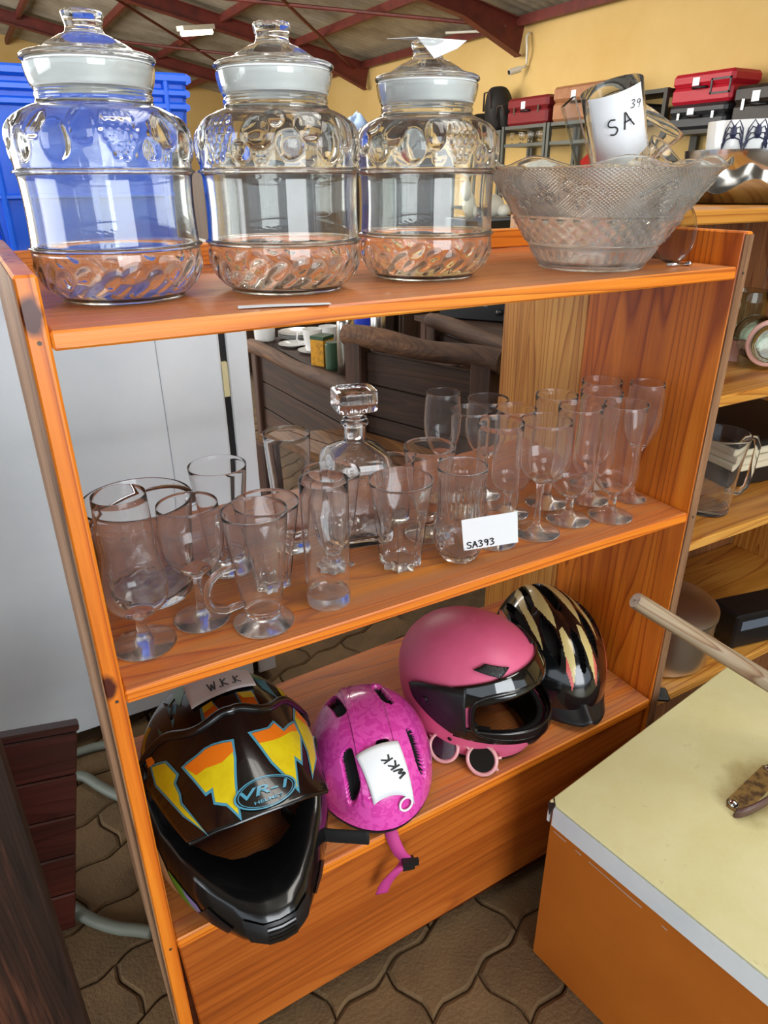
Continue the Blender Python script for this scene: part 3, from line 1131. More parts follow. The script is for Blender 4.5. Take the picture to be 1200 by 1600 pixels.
mxh = thing('motocross_helmet', 'black motocross helmet with yellow and orange flame graphics', 'helmet', (.146, .152, shelf_z(.15) + .001), (0, 0, math.radians(-3)))
mxh.scale = (1.10, 1.10, 1.10)
sh = MB().grid(lambda u, v: mx_dome((u - .5) * 2 * PI, v), 96, 48, keep=mx_keep).build('shell', 'gloss_black', mxh, smooth=True, fix=False)
solid(sh, .006, -1)
lin_ = MB().grid(lambda u, v: mx_dome((u - .5) * 2 * PI, v) * .93 + Vector((0, .002, .008)), 64, 30, keep=lambda u, v: mx_keep(u, v) and v > .10).build('liner', 'liner_blue', mxh, smooth=True, fix=False)
solid(lin_, .008, -1)
CH = [(0, 0, -.228, .016, .078, .088), (.12, .022, -.224, .014, .079, .084), (.25, .046, -.203, .010, .082, .068), (.42, .074, -.165, .004, .088, .050), (.6, .098, -.122, .001, .096, .036), (.8, .116, -.078, .000, .114, .030), (1.0, .126, -.030, .004, .155, .022)]


def ch_at(s):
    a = abs(s)
    sg = -1 if s < 0 else 1
    return [lerp_lin(CH, a, k) * (sg if k == 1 else 1) for k in range(1, 6)]


def lerp_lin(tab, x, k):
    for p, q in zip(tab, tab[1:]):
        if x <= q[0] + 1e-9:
            t = (x - p[0]) / (q[0] - p[0])
            return p[k] + (q[k] - p[k]) * t
    return tab[-1][k]


def chin_outer(s, t):
    """outer face of the chin bar: s -1..1 round the face, t 0 bottom .. 1 top"""
    x, y, zb, zt, th = ch_at(s)
    n = Vector((x * .9, y - .06, 0)).normalized()
    bulge = .014 * math.sin(t * PI * .9) - .018 * (t ** 2) * (1 - abs(s)) - .010 * (1 - t) ** 2
    return Vector((x, y, zb + (zt - zb) * t)) + n * bulge


def chin_pt(u, v):
    s = (u - .5) * 2
    x, y, zb, zt, th = ch_at(s)
    n = Vector((x * .9, y - .06, 0)).normalized()
    if v < .6:
        return chin_outer(s, v / .6)
    top = chin_outer(s, 1)
    if v < .75:
        return top - n * th * ((v - .6) / .15) + Vector((0, 0, .004 * math.sin((v - .6) / .15 * PI)))
    k = (v - .75) / .25
    return top - n * th + Vector((0, 0, -(zt - zb) * k)) + n * (.010 * k)


MB().grid(chin_pt, 56, 24).build('chin_bar', 'gloss_black', mxh, smooth=True, fix=False, angle=50)
# mouth vent and slats in the chin bar
cs = surf_of(chin_outer)
decal('mouth_vent', [(-.20, .35), (-.24, .80), (.24, .80), (.20, .35)], cs, 'satin_black', mxh, .003)
for k in range(5):
    t0 = .42 + k * .07
    decal('vent_slat', [(-.10, t0), (.10, t0), (.10, t0 + .03), (-.10, t0 + .03)], cs, 'gloss_black', mxh, .0055)
for sg in (-1, 1):
    decal('side_vent', [(sg * .34, .25), (sg * .30, .55), (sg * .44, .70), (sg * .52, .40)], cs, 'satin_black', mxh, .002)
for poly, m in (([(-.93, .50), (-.98, .86), (-.78, .78), (-.66, .46), (-.72, .36)], 'decal_tan'), ([(-.64, .42), (-.74, .72), (-.62, .68), (-.53, .34)], 'decal_green'), ([(-.53, .34), (-.62, .68), (-.52, .58), (-.45, .32)], 'decal_violet'), ([(-.42, .32), (-.47, .46), (-.36, .40), (-.35, .30)], 'white_card'),
                ([(.93, .30), (.98, .62), (.78, .50), (.66, .22), (.72, .14)], 'decal_tan'), ([(.64, .20), (.74, .46), (.62, .42), (.53, .12)], 'decal_green')):
    decal('graphic', poly, cs, m, mxh, .0012)


def mx_peak(s, t):
    """sun peak: s -1..1 across, t 0 rear edge .. 1 front edge"""
    a = min(abs(s), 1.15)
    w = .131 - .037 * t
    rear = (-.034 + .010 * math.cos(s * PI * 2.6) + .062 * a) * (1 - t) ** 2
    x = s * w * (1 - .04 * a * a)
    y = (-.048 - .150 * t) + rear * .8 + .030 * a ** 2.2 * (1 - .55 * t)
    z = .272 - .036 * t - .012 * t * t - a ** 2.3 * (.108 * (1 - t) + .018 * t + .030 * t * (1 - t))
    z += .010 * math.exp(-(s / .22) ** 2) * (1 - t) + .004 * math.exp(-((a - .62) / .13) ** 2) * (1 - t * .6)
    return Vector((x, y, z))


pk = MB().grid(lambda u, v: mx_peak((u - .5) * 2, v), 64, 32).build('peak', 'gloss_black', mxh, smooth=True, fix=False)
solid(pk, .0035, 0)
PS = surf_of(mx_peak)
DS = surf_of(lambda u, v: mx_dome(u, v))
for sg in (-1, 1):
    p_, n_ = PS(sg * .97, .06)
    MB().lathe([(0, 0), (.011, 0), (.011, .004), (.006, .006), (0, .006)], 16, mtx=frame(p_, n_.orthogonal(), n_.cross(n_.orthogonal()))).build('peak_screw', 'satin_black', mxh, smooth=True, angle=40)
# the rolled rear edge of the peak
MB().tube([mx_peak(-1 + k / 24, -.01) + Vector((0, 0, .002)) for k in range(49)], .0065, 8).build('peak_edge', 'gloss_black', mxh, smooth=True)


def outline(poly, grow):
    cx = sum(p[0] for p in poly) / len(poly)
    cy = sum(p[1] for p in poly) / len(poly)
    out = []
    n = len(poly)
    area_ = sum(poly[i][0] * poly[(i + 1) % n][1] - poly[(i + 1) % n][0] * poly[i][1] for i in range(n))
    sg = 1 if area_ > 0 else -1
    for i in range(n):
        a, b, c = Vector(poly[i - 1]), Vector(poly[i]), Vector(poly[(i + 1) % n])
        d1, d2 = (b - a).normalized(), (c - b).normalized()
        n1, n2 = Vector((d1.y, -d1.x)) * sg, Vector((d2.y, -d2.x)) * sg
        m_ = n1 + n2
        m_ = m_.normalized() if m_.length > 1e-6 else n1
        k = grow / max(.45, m_.dot(n1))
        out.append((b.x + m_.x * k, b.y + m_.y * k))
    return out


# FLAMES
PEAK_FLAMES = []
DOME_FLAMES = []
PEAK_FLAMES = [
    ([(-.60, .346), (-.347, .25), (-.271, .254), (-.085, .323), (-.118, .481), (-.203, .688), (-.288, .935), (-.364, .812), (-.474, .762), (-.432, .631), (-.525, .65)],
     [(-.60, .346), (-.347, .25), (-.271, .254), (-.085, .323), (-.095, .42), (-.24, .458), (-.41, .431), (-.53, .465)], .026),
    ([(.135, .30), (.347, .25), (.415, .196), (.516, .327), (.70, .246), (.75, .365), (.652, .658), (.575, .596), (.516, .892), (.372, .715), (.279, .60)],
     [(.135, .30), (.347, .25), (.415, .196), (.516, .327), (.70, .246), (.72, .327), (.50, .369), (.186, .408)], .026),
    ([(-.86, .12), (-.74, .20), (-.70, .365), (-.762, .408), (-.77, .523), (-.804, .604), (-.736, .97), (-.83, .712), (-.90, .273)], None, .022),
    ([(.80, .06), (.93, .10), (.99, .254), (.914, .573), (.778, .80), (.812, .535), (.745, .188)], [(.80, .06), (.93, .10), (.96, .17), (.78, .16)], .022)]


def dm(pts):
    return [tuple(mx_dome(a, e)[:2]) for a, e in pts]


def mx_plan(x, y):
    k = min(.9995, math.hypot(x / .126, y / .151))
    q = math.acos(k ** (1 / .92))
    return Vector((x, y, .135 + .122 * math.sin(q)))


DS = surf_of(mx_plan, .002)
DOME_FLAMES = [
    (dm([(-1.956, .662), (-1.184, .742), (-1.05, .735), (-1.50, .58), (-1.715, .56), (-1.90, .60)]), 'decal_blue', .0012),
    (dm([(-1.93, .650), (-1.377, .715), (-1.22, .732), (-1.54, .592), (-1.715, .575), (-1.87, .61)]), 'decal_yellow', .0020),
    (dm([(-1.52, .605), (-1.22, .725), (-1.10, .735), (-1.40, .60)]), 'decal_orange', .0026),
    (dm([(-2.30, .71), (-1.425, .79), (-1.956, .827)]), 'decal_blue', .0012),
    (dm([(-2.20, .725), (-1.60, .79), (-1.956, .81)]), 'satin_black', .0020),
    (dm([(-2.50, .73), (-1.98, .777), (-2.174, .80), (-1.836, .842), (-2.464, .83), (-2.62, .77)]), 'decal_green', .0016),
    (dm([(-1.328, .915), (-1.304, .969), (-.338, .946), (-.628, .85), (-.845, .875)]), 'decal_blue', .0012),
    (dm([(-1.20, .925), (-1.2, .965), (-.40, .943), (-.66, .862)]), 'decal_orange', .0020),
    (dm([(-1.28, .925), (-1.25, .968), (-.75, .955), (-1.0, .91)]), 'decal_yellow', .0026),
    (dm([(1.60, .945), (1.60, .87), (.96, .832), (.66, .90)]), 'decal_blue', .0012),
    (dm([(1.50, .94), (1.52, .88), (.99, .842), (.72, .896)]), 'decal_orange', .0020),
    (dm([(1.50, .94), (1.52, .88), (1.30, .868), (1.15, .915)]), 'decal_yellow', .0026),
    (dm([(2.44, .77), (2.25, .76), (1.95, .75), (1.84, .765), (1.449, .746), (1.667, .815), (2.1, .80)]), 'decal_blue', .0012),
    (dm([(2.44, .78), (2.20, .77), (1.95, .765), (2.0, .80)]), 'decal_green', .0020),
    (dm([(1.86, .70), (1.70, .67), (1.449, .70), (1.6, .72)]), 'decal_yellow', .0016),
]
for poly, cut, grow in PEAK_FLAMES:
    decal('graphic', outline(poly, grow), PS, 'decal_blue', mxh, .0026)
    decal('graphic', poly, PS, 'decal_yellow', mxh, .0032)
    if cut:
        decal('graphic', cut, PS, 'decal_orange', mxh, .0038)
for poly, m, off in DOME_FLAMES:
    decal('graphic', poly, DS, m, mxh, off, size=.08)


def logo_xy(x, y):
    return .11 + x * .40, .845 - y * .125


ring_o = [(math.cos(k * PI / 24), math.sin(k * PI / 24)) for k in range(48)]
ovm = MB()
for r0, r1 in ((1.0, .93), (.88, .85)):
    o_ = len(ovm.v)
    for c, s_ in ring_o:
        for r_ in (r0, r1):
            p_, n_ = PS(*logo_xy(c * r_, s_ * r_))
            ovm.v.append(p_ + n_ * .0050)
    for k in range(48):
        j = (k + 1) % 48
        ovm.f.append([o_ + 2 * k, o_ + 2 * k + 1, o_ + 2 * j + 1, o_ + 2 * j])
        ovm.m.append(0)
decal('logo_field', [logo_xy(c, s_) for c, s_ in ring_o], PS, 'gloss_black', mxh, .0044, size=.05)
ovm.build('logo_ring', 'decal_blue', mxh, smooth=True, fix=False)


def lettering(name, text, m, parent, fn, size, shear=0):
    """flat print: letter outlines filled and laid on the surface by fn(x, y)"""
    cu = bpy.data.curves.new(name, 'FONT')
    cu.body = text
    cu.size = size
    cu.shear = shear
    cu.align_x = 'CENTER'
    cu.align_y = 'CENTER'
    cu.resolution_u = 3
    cu.offset = .018 * size
    t_ = bpy.data.objects.new(name, cu)
    C.objects.link(t_)
    dg = bpy.context.evaluated_depsgraph_get()
    me = bpy.data.meshes.new_from_object(t_.evaluated_get(dg))
    bpy.data.objects.remove(t_)
    for v in me.vertices:
        v.co = fn(v.co.x, v.co.y)
    me.materials.clear()
    me.materials.append(MATS[m])
    return put(name, me, parent)


def on_peak(dx, dy, off):
    def f(x, y):
        p_, n_ = PS(*logo_xy(x + dx, y + dy))
        return p_ + n_ * off
    return f


lettering('logo_letters', 'VR-1', 'decal_blue', mxh, on_peak(-.06, .12, .0058), .80, .2)
lettering('logo_letters', 'HELMET', 'decal_blue', mxh, on_peak(.0, -.52, .0058), .26)
# chin strap hanging out of the face opening
st = MB()
sp_ = [(.060, -.055, .060), (.075, -.095, .050), (.098, -.130, .062), (.128, -.158, .072), (.150, -.176, .078)]


def spline3(P, u):
    n = len(P) - 1
    i = min(int(u * n), n - 1)
    t = u * n - i
    p0, p1, p2, p3 = P[max(i - 1, 0)], P[i], P[i + 1], P[min(i + 2, n)]
    return [.5 * (2 * b + (c - a) * t + (2 * a - 5 * b + 4 * c - d) * t * t + (3 * b - a - 3 * c + d) * t ** 3) for a, b, c, d in zip(p0, p1, p2, p3)]


st = MB().grid(lambda u, v: Vector(spline3(sp_, u)) + Vector((.003 * math.sin(u * 3), 0, (v - .5) * .024)), 16, 2)
solid(st.build('chin_strap', 'strap_black', mxh, smooth=True, fix=False), .004)


def bil(q, u, v):
    """bilinear plan position in a card whose corners are TL, TR, BR, BL; u right, v up"""
    a = Vector(q[3]).lerp(Vector(q[2]), u)
    b_ = Vector(q[0]).lerp(Vector(q[1]), u)
    return a.lerp(b_, v)


def card_on(q, surf, parent, off, text, x0, y0, h, w, ang=0, asp=2.2, lab=None):
    """white card following the shell with handwriting on it; text placed in card units (height = 1)"""
    def at_(x, y, o):
        c = bil(q, x / asp, y)
        p_, n_ = surf(c.x, c.y)
        return p_ + n_ * o
    cm = MB().grid(lambda u, v: at_(u * asp, v, off), 14, 8).build('paper_label', 'white_card', parent, smooth=True, fix=False)
    solid(cm, .0005, 0)
    if lab:
        cm['label'] = lab
    ho = handwriting('handwriting', text, 'ink', cm, Matrix.Identity(4), h, w)
    ca, sa_ = math.cos(ang), math.sin(ang)
    for v in ho.data.vertices:
        x, y = v.co.x, v.co.y
        v.co = at_(x0 + x * ca - y * sa_, y0 + x * sa_ + y * ca, off + .0012)
    return cm


card_on(dm([(-2.46, .815), (2.343, .765), (1.715, .845), (-1.449, .89)]), DS, mxh, .004, 'W.K.K', .72, .22, .32, .055, .02, 2.3, 'white label marked W.K.K')

# --- magenta child's bicycle helmet
m_, nt, b = newmat('magenta_shell')
nz = noise_tex(nt, coords(nt, (1, 1, 1)), 75, 1.5, .4, 1.2)
nt.links.new(ramp(nt, nz, [(.47, '#ec56ba'), (.50, '#ec56ba'), (.52, '#df43aa'), (.56, '#df43aa')]), b.inputs['Base Color'])
b.inputs['Roughness'].default_value = .22
b.inputs['Coat Weight'].default_value = .7
b.inputs['Coat Roughness'].default_value = .06
mat('vent_dark', '#0b0a0c', .8)
mat('magenta_strap', '#c03a86', .7)


def capsule_in(u, v, u0, v0, u1, v1, w):
    d = Vector((u1 - u0, v1 - v0))
    q = Vector((u - u0, v - v0))
    t = max(0, min(1, q.dot(d) / d.length_squared))
    return (q - d * t).length / w


def kid_dome(az, el, push=0.0):
    k = math.cos(el * PI / 2) ** .80 if el < .9999 else 0
    z = .014 + .128 * math.sin(el * PI / 2)
    fr = math.cos(az)
    lip = .010 * max(0, fr) ** 3 * (1 - el) ** 2
    r = Vector((.099 * k * math.sin(az), (-.128 if fr > 0 else -.122) * k * fr - lip, z + .010 * (1 - el) * (1 - fr) * .5))
    c = Vector((0, 0, .05))
    return r - (r - c).normalized() * push


KID_VENTS = []
KID_VENTS = [(-.0505, .055, -.043, .002, .0078), (.0245, .050, .0325, .006, .0078), (-.0470, -.070, -.0435, -.104, .0080), (.0560, -.050, .0620, -.084, .0070), (-.024, .0725, -.0175, .0728, .0060), (-.060, .0560, -.050, .0632, .0045), (.002, -.0728, .012, -.0724, .0050)]
kid = thing('bicycle_helmet', 'magenta bicycle helmet for a child with oval vents and white tag', 'helmet', (.402, .138, shelf_z(.40) + .003), (0, 0, math.radians(-16)))
kid.scale = (1.17, 1.10, 1.10)


def plan(az, el):
    p = kid_dome(az, el)
    return p.x, p.y


def kid_vent(az, el):
    x, y = plan(az, el)
    return min((capsule_in(x, y, *k_) for k_ in KID_VENTS), default=9)


def kid_pt(u, v):
    az = (u - .5) * 2 * PI
    q = kid_vent(az, v)
    d = 0 if q > 1.18 else .016 if q < .86 else .016 * (1.18 - q) / .32
    rib = .0022 * (1 if abs(abs(plan(az, v)[0]) - .028) < .005 and v > .2 else 0)
    return kid_dome(az, v, d - rib)


MB().grid(kid_pt, 420, 170, mi=lambda u, v: 1 if kid_vent((u - .5) * 2 * PI, v) < 1.05 else 0).build('shell', ['magenta_shell', 'vent_dark'], kid, smooth=True, fix=False, angle=55)
MB().grid(lambda u, v: kid_dome((u - .5) * 2 * PI, 0) * (1.0 - .10 * v) + Vector((0, 0, -.010 * math.sin(v * PI) - .002)), 80, 6, wrap=True).build('foam_rim', 'foam_black', kid, smooth=True, fix=False)
KS = surf_of(lambda u, v: kid_surf(u, v))


def kid_surf(x, y):
    """point of the shell over plan position (x, y)"""
    ry = .128 if y < 0 else .122
    rr = min(.999, math.hypot(x / .099, y / ry))
    az = math.atan2(x / .099, -y / ry)
    el = math.acos(rr ** (1 / .80)) * 2 / PI
    return kid_dome(az, el)


card_on([(-.0337, -.0764), (.0279, -.0696), (.0394, -.1150), (-.0178, -.1190)], KS, kid, .0050, 'WKK', .66, .30, .17, .030, 2.05, .72, 'white tag marked WKK')
p_, n_ = KS(.027, -.1190)
MB().tube([p_ + n_ * .004 + Matrix.Rotation(k * PI / 8, 3, n_) @ (n_.orthogonal() * .0075) for k in range(16)], .0018, 6, closed=True).build('tag_ring', 'white_card', kid, smooth=True)
ks = [(.006, -.112, .012), (.006, -.134, -.004), (.014, -.146, -.030), (.024, -.146, -.052), (.010, -.154, -.060), (-.006, -.152, -.085), (-.014, -.150, -.112)]
stp = MB().grid(lambda u, v: Vector(spline3(ks, u)) + Vector(((v - .5) * .018, (v - .5) * -.003, (v - .5) * .004)), 28, 2)
sto = solid(stp.build('strap', 'magenta_strap', kid, smooth=True, fix=False), .0016)
MB().box((.018, -.156, -.064), (.036, -.144, -.046)).box((.036, -.153, -.061), (.043, -.147, -.049)).build('buckle', 'satin_black', sto)

# --- pink full-face motorcycle helmet
mat('matte_pink', '#e4688f', .42, var=('#dc5f86', 14, .4, .7))
mat('smoke_visor', '#0b0b0c', .06, coat=1.0)


def ff_pt(az, el, k_=1.0):
    fr = math.cos(az)
    if el < .46:
        t = el / .46
        k = (.84 + .16 * math.sin(t * PI / 2))
        z = .125 * t
    else:
        q = (el - .46) / .54 * PI / 2
        k = math.cos(q) ** .94 if q < PI / 2 - 1e-6 else 0
        z = .125 + .122 * math.sin(q)
    ry = .150
    yf = .020 * max(0, fr) ** 2 * max(0, 1 - abs(el - .24) / .3)
    return Vector((.120 * k * math.sin(az) * k_, (-ry * k * fr - yf) * k_, .11 + (z - .11) * k_))


def port(az, el):
    """inside the eye port?"""
    a = abs(az)
    return ((a / 1.12) ** 4 + ((el - .43) / .165) ** 4) < 1


fs_ = thing('motorcycle_helmet', 'matt pink full-face motorcycle helmet with black visor frame', 'helmet', (.636, .150, shelf_z(.636) + .003), (0, 0, math.radians(24)))
fsh = MB().grid(lambda u, v: ff_pt((u - .5) * 2 * PI, v), 160, 90, keep=lambda u, v: not port((u - .5) * 2 * PI, v), mi=lambda u, v: 1 if v < .035 else 0).build('shell', ['matte_pink', 'satin_black'], fs_, smooth=True, fix=False)
solid(fsh, .006, -1)
li = MB().grid(lambda u, v: ff_pt((u - .5) * 2 * PI, v, .93), 72, 40, keep=lambda u, v: not port((u - .5) * 2 * PI, v) and v > .06).build('liner', 'foam_black', fs_, smooth=True, fix=False)
solid(li, .010, -1)


def ring_pts(n, k):
    out = []
    for i in range(n):
        q = 2 * PI * i / n
        c, s_ = math.cos(q), math.sin(q)
        out.append((1.12 * k * math.copysign(abs(c) ** .5, c), .43 + .165 * k * math.copysign(abs(s_) ** .5, s_)))
    return out


MB().tube([ff_pt(a, e, 1.004) for a, e in ring_pts(72, 1.0)], .0065, 8, closed=True).build('port_seal', 'gloss_black', fs_, smooth=True)


def band(fn, nu, nv, k, name, m, keep=None, th=.003):
    o = MB().grid(lambda u, v: ff_pt(*fn(u, v), k), nu, nv, keep=keep).build(name, m, fs_, smooth=True, fix=False)
    return solid(o, th, 1)


# black frame all round the port, lower lip and raised visor strip
band(lambda u, v: ((u - .5) * 2 * 1.34, .235 + .10 * v + .02 * abs(u - .5)), 48, 6, 1.008, 'visor_frame', 'gloss_black', th=.005)
band(lambda u, v: ((u - .5) * 2 * 1.40, .575 + .115 * v - .10 * (abs(u - .5) * 2) ** 2), 56, 8, 1.014, 'visor', 'smoke_visor', th=.003)
for sg in (-1, 1):
    poly = [(1.18, .29), (1.20, .60), (1.48, .585), (1.82, .545), (2.02, .50), (1.92, .43), (1.60, .34), (1.36, .28)]
    o = decal('pivot_cover', [(sg * a, e) for a, e in poly], surf_of(lambda a, e: ff_pt(a, e, 1.0)), 'satin_black', fs_, .006, size=.06)
    solid(o, .006, 0)
    p_, n_ = surf_of(lambda a, e: ff_pt(a, e, 1.0))(sg * 1.72, .47)
    MB().lathe([(0, 0), (.007, 0), (.0065, .003), (0, .003)], 14, mtx=frame(p_ + n_ * .009, n_.orthogonal(), n_.cross(n_.orthogonal()))).build('pivot_screw', 'gloss_black', fs_, smooth=True, angle=40)
    o = decal('forehead_vent', [(sg * a, e) for a, e in ((.50, .71), (.92, .735), (1.12, .70), (.70, .665))][::sg], surf_of(lambda a, e: ff_pt(a, e, 1.0)), 'satin_black', fs_, .003, size=.05)
    solid(o, .004, 0)
    p_, n_ = surf_of(lambda a, e: ff_pt(a, e, 1.0))(sg * 1.40, .17)
    MB().lathe([(0, 0), (.0045, 0), (.004, .0015), (0, .0015)], 12, mtx=frame(p_, n_.orthogonal(), n_.cross(n_.orthogonal()))).build('snap', 'satin_black', fs_, smooth=True)
o = decal('chin_vent', [(-.34, .19), (-.40, .235), (.40, .235), (.34, .19), (.2, .165), (-.2, .165)], surf_of(lambda a, e: ff_pt(a, e, 1.0)), 'satin_black', fs_, .003, size=.05)
solid(o, .004, 0)

# --- black and cream road bicycle helmet
mat('cream_paint', '#cdbb7c', .3, coat=.5)
mat('coral_paint', '#d4625c', .3, coat=.5)
mat('gloss_black2', '#101112', .16, coat=.8)


def road_dome(x, y):
    """x -1..1 across, y -1 front .. 1 rear"""
    return x, y


def rd_pt(az, el, push=0):
    k = math.cos(el * PI / 2) ** .78 if el < .9999 else 0
    fr = math.cos(az)
    ry = .155 if fr > 0 else .140
    sx = .102 * (1 - .10 * max(0, fr) ** 2)
    z = .016 + .132 * math.sin(el * PI / 2) + .020 * (1 - el) * max(0, -fr)
    r = Vector((sx * k * math.sin(az), -ry * k * fr, z))
    c = Vector((0, 0, .05))
    return r - (r - c).normalized() * push


RD_VENTS, RD_CREAM, RD_CORAL = [], [], []
RD_VENTS = [[(.0, .092), (.008, .080), (.010, .035), (.006, -.012), (.0, -.020), (-.001, -.02), (-.001, .092)], [(.0, -.062), (.006, -.075), (.0085, -.10), (.004, -.128), (-.001, -.13), (-.001, -.062)],
            [(.018, .098), (.030, .090), (.044, .035), (.048, .006), (.038, .014), (.028, .050)], [(.036, -.012), (.047, -.035), (.049, -.075), (.038, -.108), (.028, -.085), (.029, -.045)], [(.062, .075), (.070, .055), (.078, .0), (.078, -.04), (.070, -.065), (.063, -.03), (.062, .02)]]
RD_CREAM = [[(.009, .100), (.018, .102), (.028, .055), (.036, .012), (.030, -.03), (.024, -.055), (.017, -.02), (.012, .04)], [(.014, -.055), (.022, -.06), (.027, -.10), (.021, -.138), (.013, -.118), (.010, -.085)], [(.030, .098), (.046, .080), (.058, .03), (.061, -.03), (.056, -.075), (.051, -.03), (.049, .02)]]
RD_CORAL = [[(.070, .085), (.080, .060), (.090, -.01), (.084, -.08), (.074, -.118), (.069, -.10), (.079, -.05), (.081, .0), (.076, .05)], [(.026, -.10), (.030, -.12), (.024, -.14), (.021, -.136)]]
rdh = thing('road_helmet', 'black and cream vented bicycle helmet with coral flashes and peak', 'helmet', (.872, .190, shelf_z(.872) + .016), (math.radians(6), 0, math.radians(-14)))
rdh.scale = (1.12, 1.10, 1.14)


def rd_plan(u, v):
    p = rd_pt((u - .5) * 2 * PI, v)
    return p.x, p.y


def rd_vent(u, v):
    x, y = rd_plan(u, v)
    return any(in_poly(abs(x), y, p) for p in RD_VENTS)


def rd_fn(u, v):
    az = (u - .5) * 2 * PI
    x, y = rd_plan(u, v)
    rib = .004 * math.sin(abs(x) / .099 * 9) * max(0, 1 - abs(y) / .14)
    return rd_pt(az, v, .018 if rd_vent(u, v) else -rib)


def rd_mi(u, v):
    x, y = rd_plan(u, v)
    if rd_vent(u, v):
        return 3
    if any(in_poly(abs(x), y, p) for p in RD_CORAL):
        return 2
    if any(in_poly(abs(x), y, p) for p in RD_CREAM):
        return 1
    return 0


MB().grid(rd_fn, 300, 130, mi=rd_mi).build('shell', ['gloss_black2', 'cream_paint', 'coral_paint', 'vent_dark'], rdh, smooth=True, fix=False, angle=50)
MB().grid(lambda u, v: rd_pt((u - .5) * 2 * PI, 0) * (1.0 - .12 * v) + Vector((0, 0, -.010 * math.sin(v * PI) - .002)), 80, 6, wrap=True).build('foam_rim', 'foam_black', rdh, smooth=True, fix=False)
vz = MB().grid(lambda u, v: Vector((math.sin((u - .5) * 2.1) * (.086 - .010 * v), -.112 * math.cos((u - .5) * 1.5) - .014 - .056 * v * (1 - .75 * (abs(u - .5) * 2) ** 1.5), .046 - .030 * v + .009 * math.exp(-((u - .5) / .05) ** 2) - .020 * (abs(u - .5) * 2) ** 2)), 40, 8).build('peak', 'satin_black', rdh, smooth=True, fix=False)
solid(vz, .003, 0)

# --- round pink sunglasses
mat('frame_pink', '#e3a6a6', .35, coat=.4)
mat('dark_lens', '#15110f', .05, coat=.6)
sg_ = thing('sunglasses', 'round pink-framed sunglasses lying between the two pink helmets', 'sunglasses', (.548, .052, shelf_z(.548) + .003), (math.radians(-30), 0, math.radians(-55)))
sg_.scale = (1.15, 1.15, 1.15)
for s_ in (-1, 1):
    MB().tube([(s_ * .033 + .024 * math.cos(a * PI / 16), 0, .026 + .0235 * math.sin(a * PI / 16)) for a in range(32)], .0034, 8, closed=True).build('rim', 'frame_pink', sg_, smooth=True)
    MB().lathe([(0, -.0008), (.0225, -.0008), (.0225, .0008), (0, .0008)], 32, mtx=Matrix.Translation((s_ * .033, 0, .026)) @ Matrix.Rotation(PI / 2, 4, 'X')).build('lens', 'dark_lens', sg_)
    MB().tube([(s_ * .056, 0, .036), (s_ * .061, .004, .037), (s_ * .060, .009 + .003 * s_, .036), (s_ * .02, .013 + .003 * s_, .034), (s_ * -.05, .013 + .003 * s_, .026), (s_ * -.060, .012 + .003 * s_, .014)], .0026, 8).build('temple', 'frame_pink', sg_, smooth=True)
MB().tube([(-.012, 0, .034), (-.005, -.001, .039), (.005, -.001, .039), (.012, 0, .034)], .0028, 8).build('bridge', 'frame_pink', sg_, smooth=True)

# ---------------------------------------------------------------- tin trunk, handle, freezer, crate, hose, dark furniture
m_, nt, b = newmat('cream_enamel')
v_ = coords(nt)
n_a = noise_tex(nt, v_, 5.0, 6, .7)
n_b = noise_tex(nt, v_, 38.0, 4, .7)
c_ = ramp(nt, n_a, [(.35, '#d9d3a6'), (.62, '#d0c893'), (.76, '#b5a468')])
c_ = mixc(nt, ramp(nt, n_b, [(.64, '#000000'), (.74, '#909090')]), c_, '#8c7a45')
ds = nt.nodes.new('ShaderNodeVectorMath')
ds.operation = 'DISTANCE'
nt.links.new(coords(nt, (1, 1.5, 1)), ds.inputs[0])
ds.inputs[1].default_value = (.300, -.215 * 1.5, .414)
st_ = math_n(nt, 'ADD', ds.outputs['Value'], math_n(nt, 'MULTIPLY', noise_tex(nt, v_, 22, 4, .6), .10))
c_ = mixc(nt, ramp(nt, st_, [(.10, '#d0d0d0'), (.155, '#000000')]), c_, '#8a6f36')
nt.links.new(c_, b.inputs['Base Color'])
b.inputs['Roughness'].default_value = .38
mat('white_enamel', '#dfe5e6', .35, var=('#cfd8dc', 6, .4, .7))
mat('orange_enamel', '#b5651d', .40, var=('#a65814', 4, .4, .7))
mat('rusty_plate', '#8a6a35', .6, var=('#4a3218', 60, .45, .6))
mat('brown_handle', '#5a403a', .4)
mat('scratch', '#b9a294', .6)
mat('torn_metal', '#2b2622', .6)
tr = thing('tin_trunk', 'orange tin trunk with cream lid and white lid rim', 'trunk', (.624, -.110, 0), (0, 0, math.radians(8.5)))
TX, TY, TZ = .595, .430, .414
MB().box((.004, -TY + .004, .002), (TX - .004, -.004, TZ - .02)).build('body', 'orange_enamel', tr)
lid = board('lid', (-.001, -TY - .001, TZ - .006), (TX + .001, .001, TZ), 'cream_enamel', tr, bev=.002)
MB().box((-.0022, -TY - .002, TZ - .050), (.003, -.010, TZ - .0062)).build('lid_rim', 'white_enamel', lid)
MB().box((-.0022, -TY - .0022, TZ - .050), (TX + .002, -TY + .003, TZ - .0062)).build('lid_rim', 'white_enamel', lid)
MB().box((TX - .003, -TY, TZ - .050), (TX + .0022, .002, TZ - .0062)).build('lid_rim', 'white_enamel', lid)
MB().box((0, -.003, TZ - .050), (TX, .0022, TZ - .0062)).build('lid_rim', 'white_enamel', lid)
MB().add([(-.003, -.0005, TZ - .004), (-.003, -.014, TZ + .001), (.010, -.001, TZ + .0015), (-.001, .004, TZ - .010), (-.004, -.004, TZ - .030), (-.003, -.010, TZ - .012)], [(0, 1, 2), (0, 2, 3), (0, 3, 4), (0, 4, 5), (0, 5, 1)]).build('torn_corner', 'torn_metal', lid)
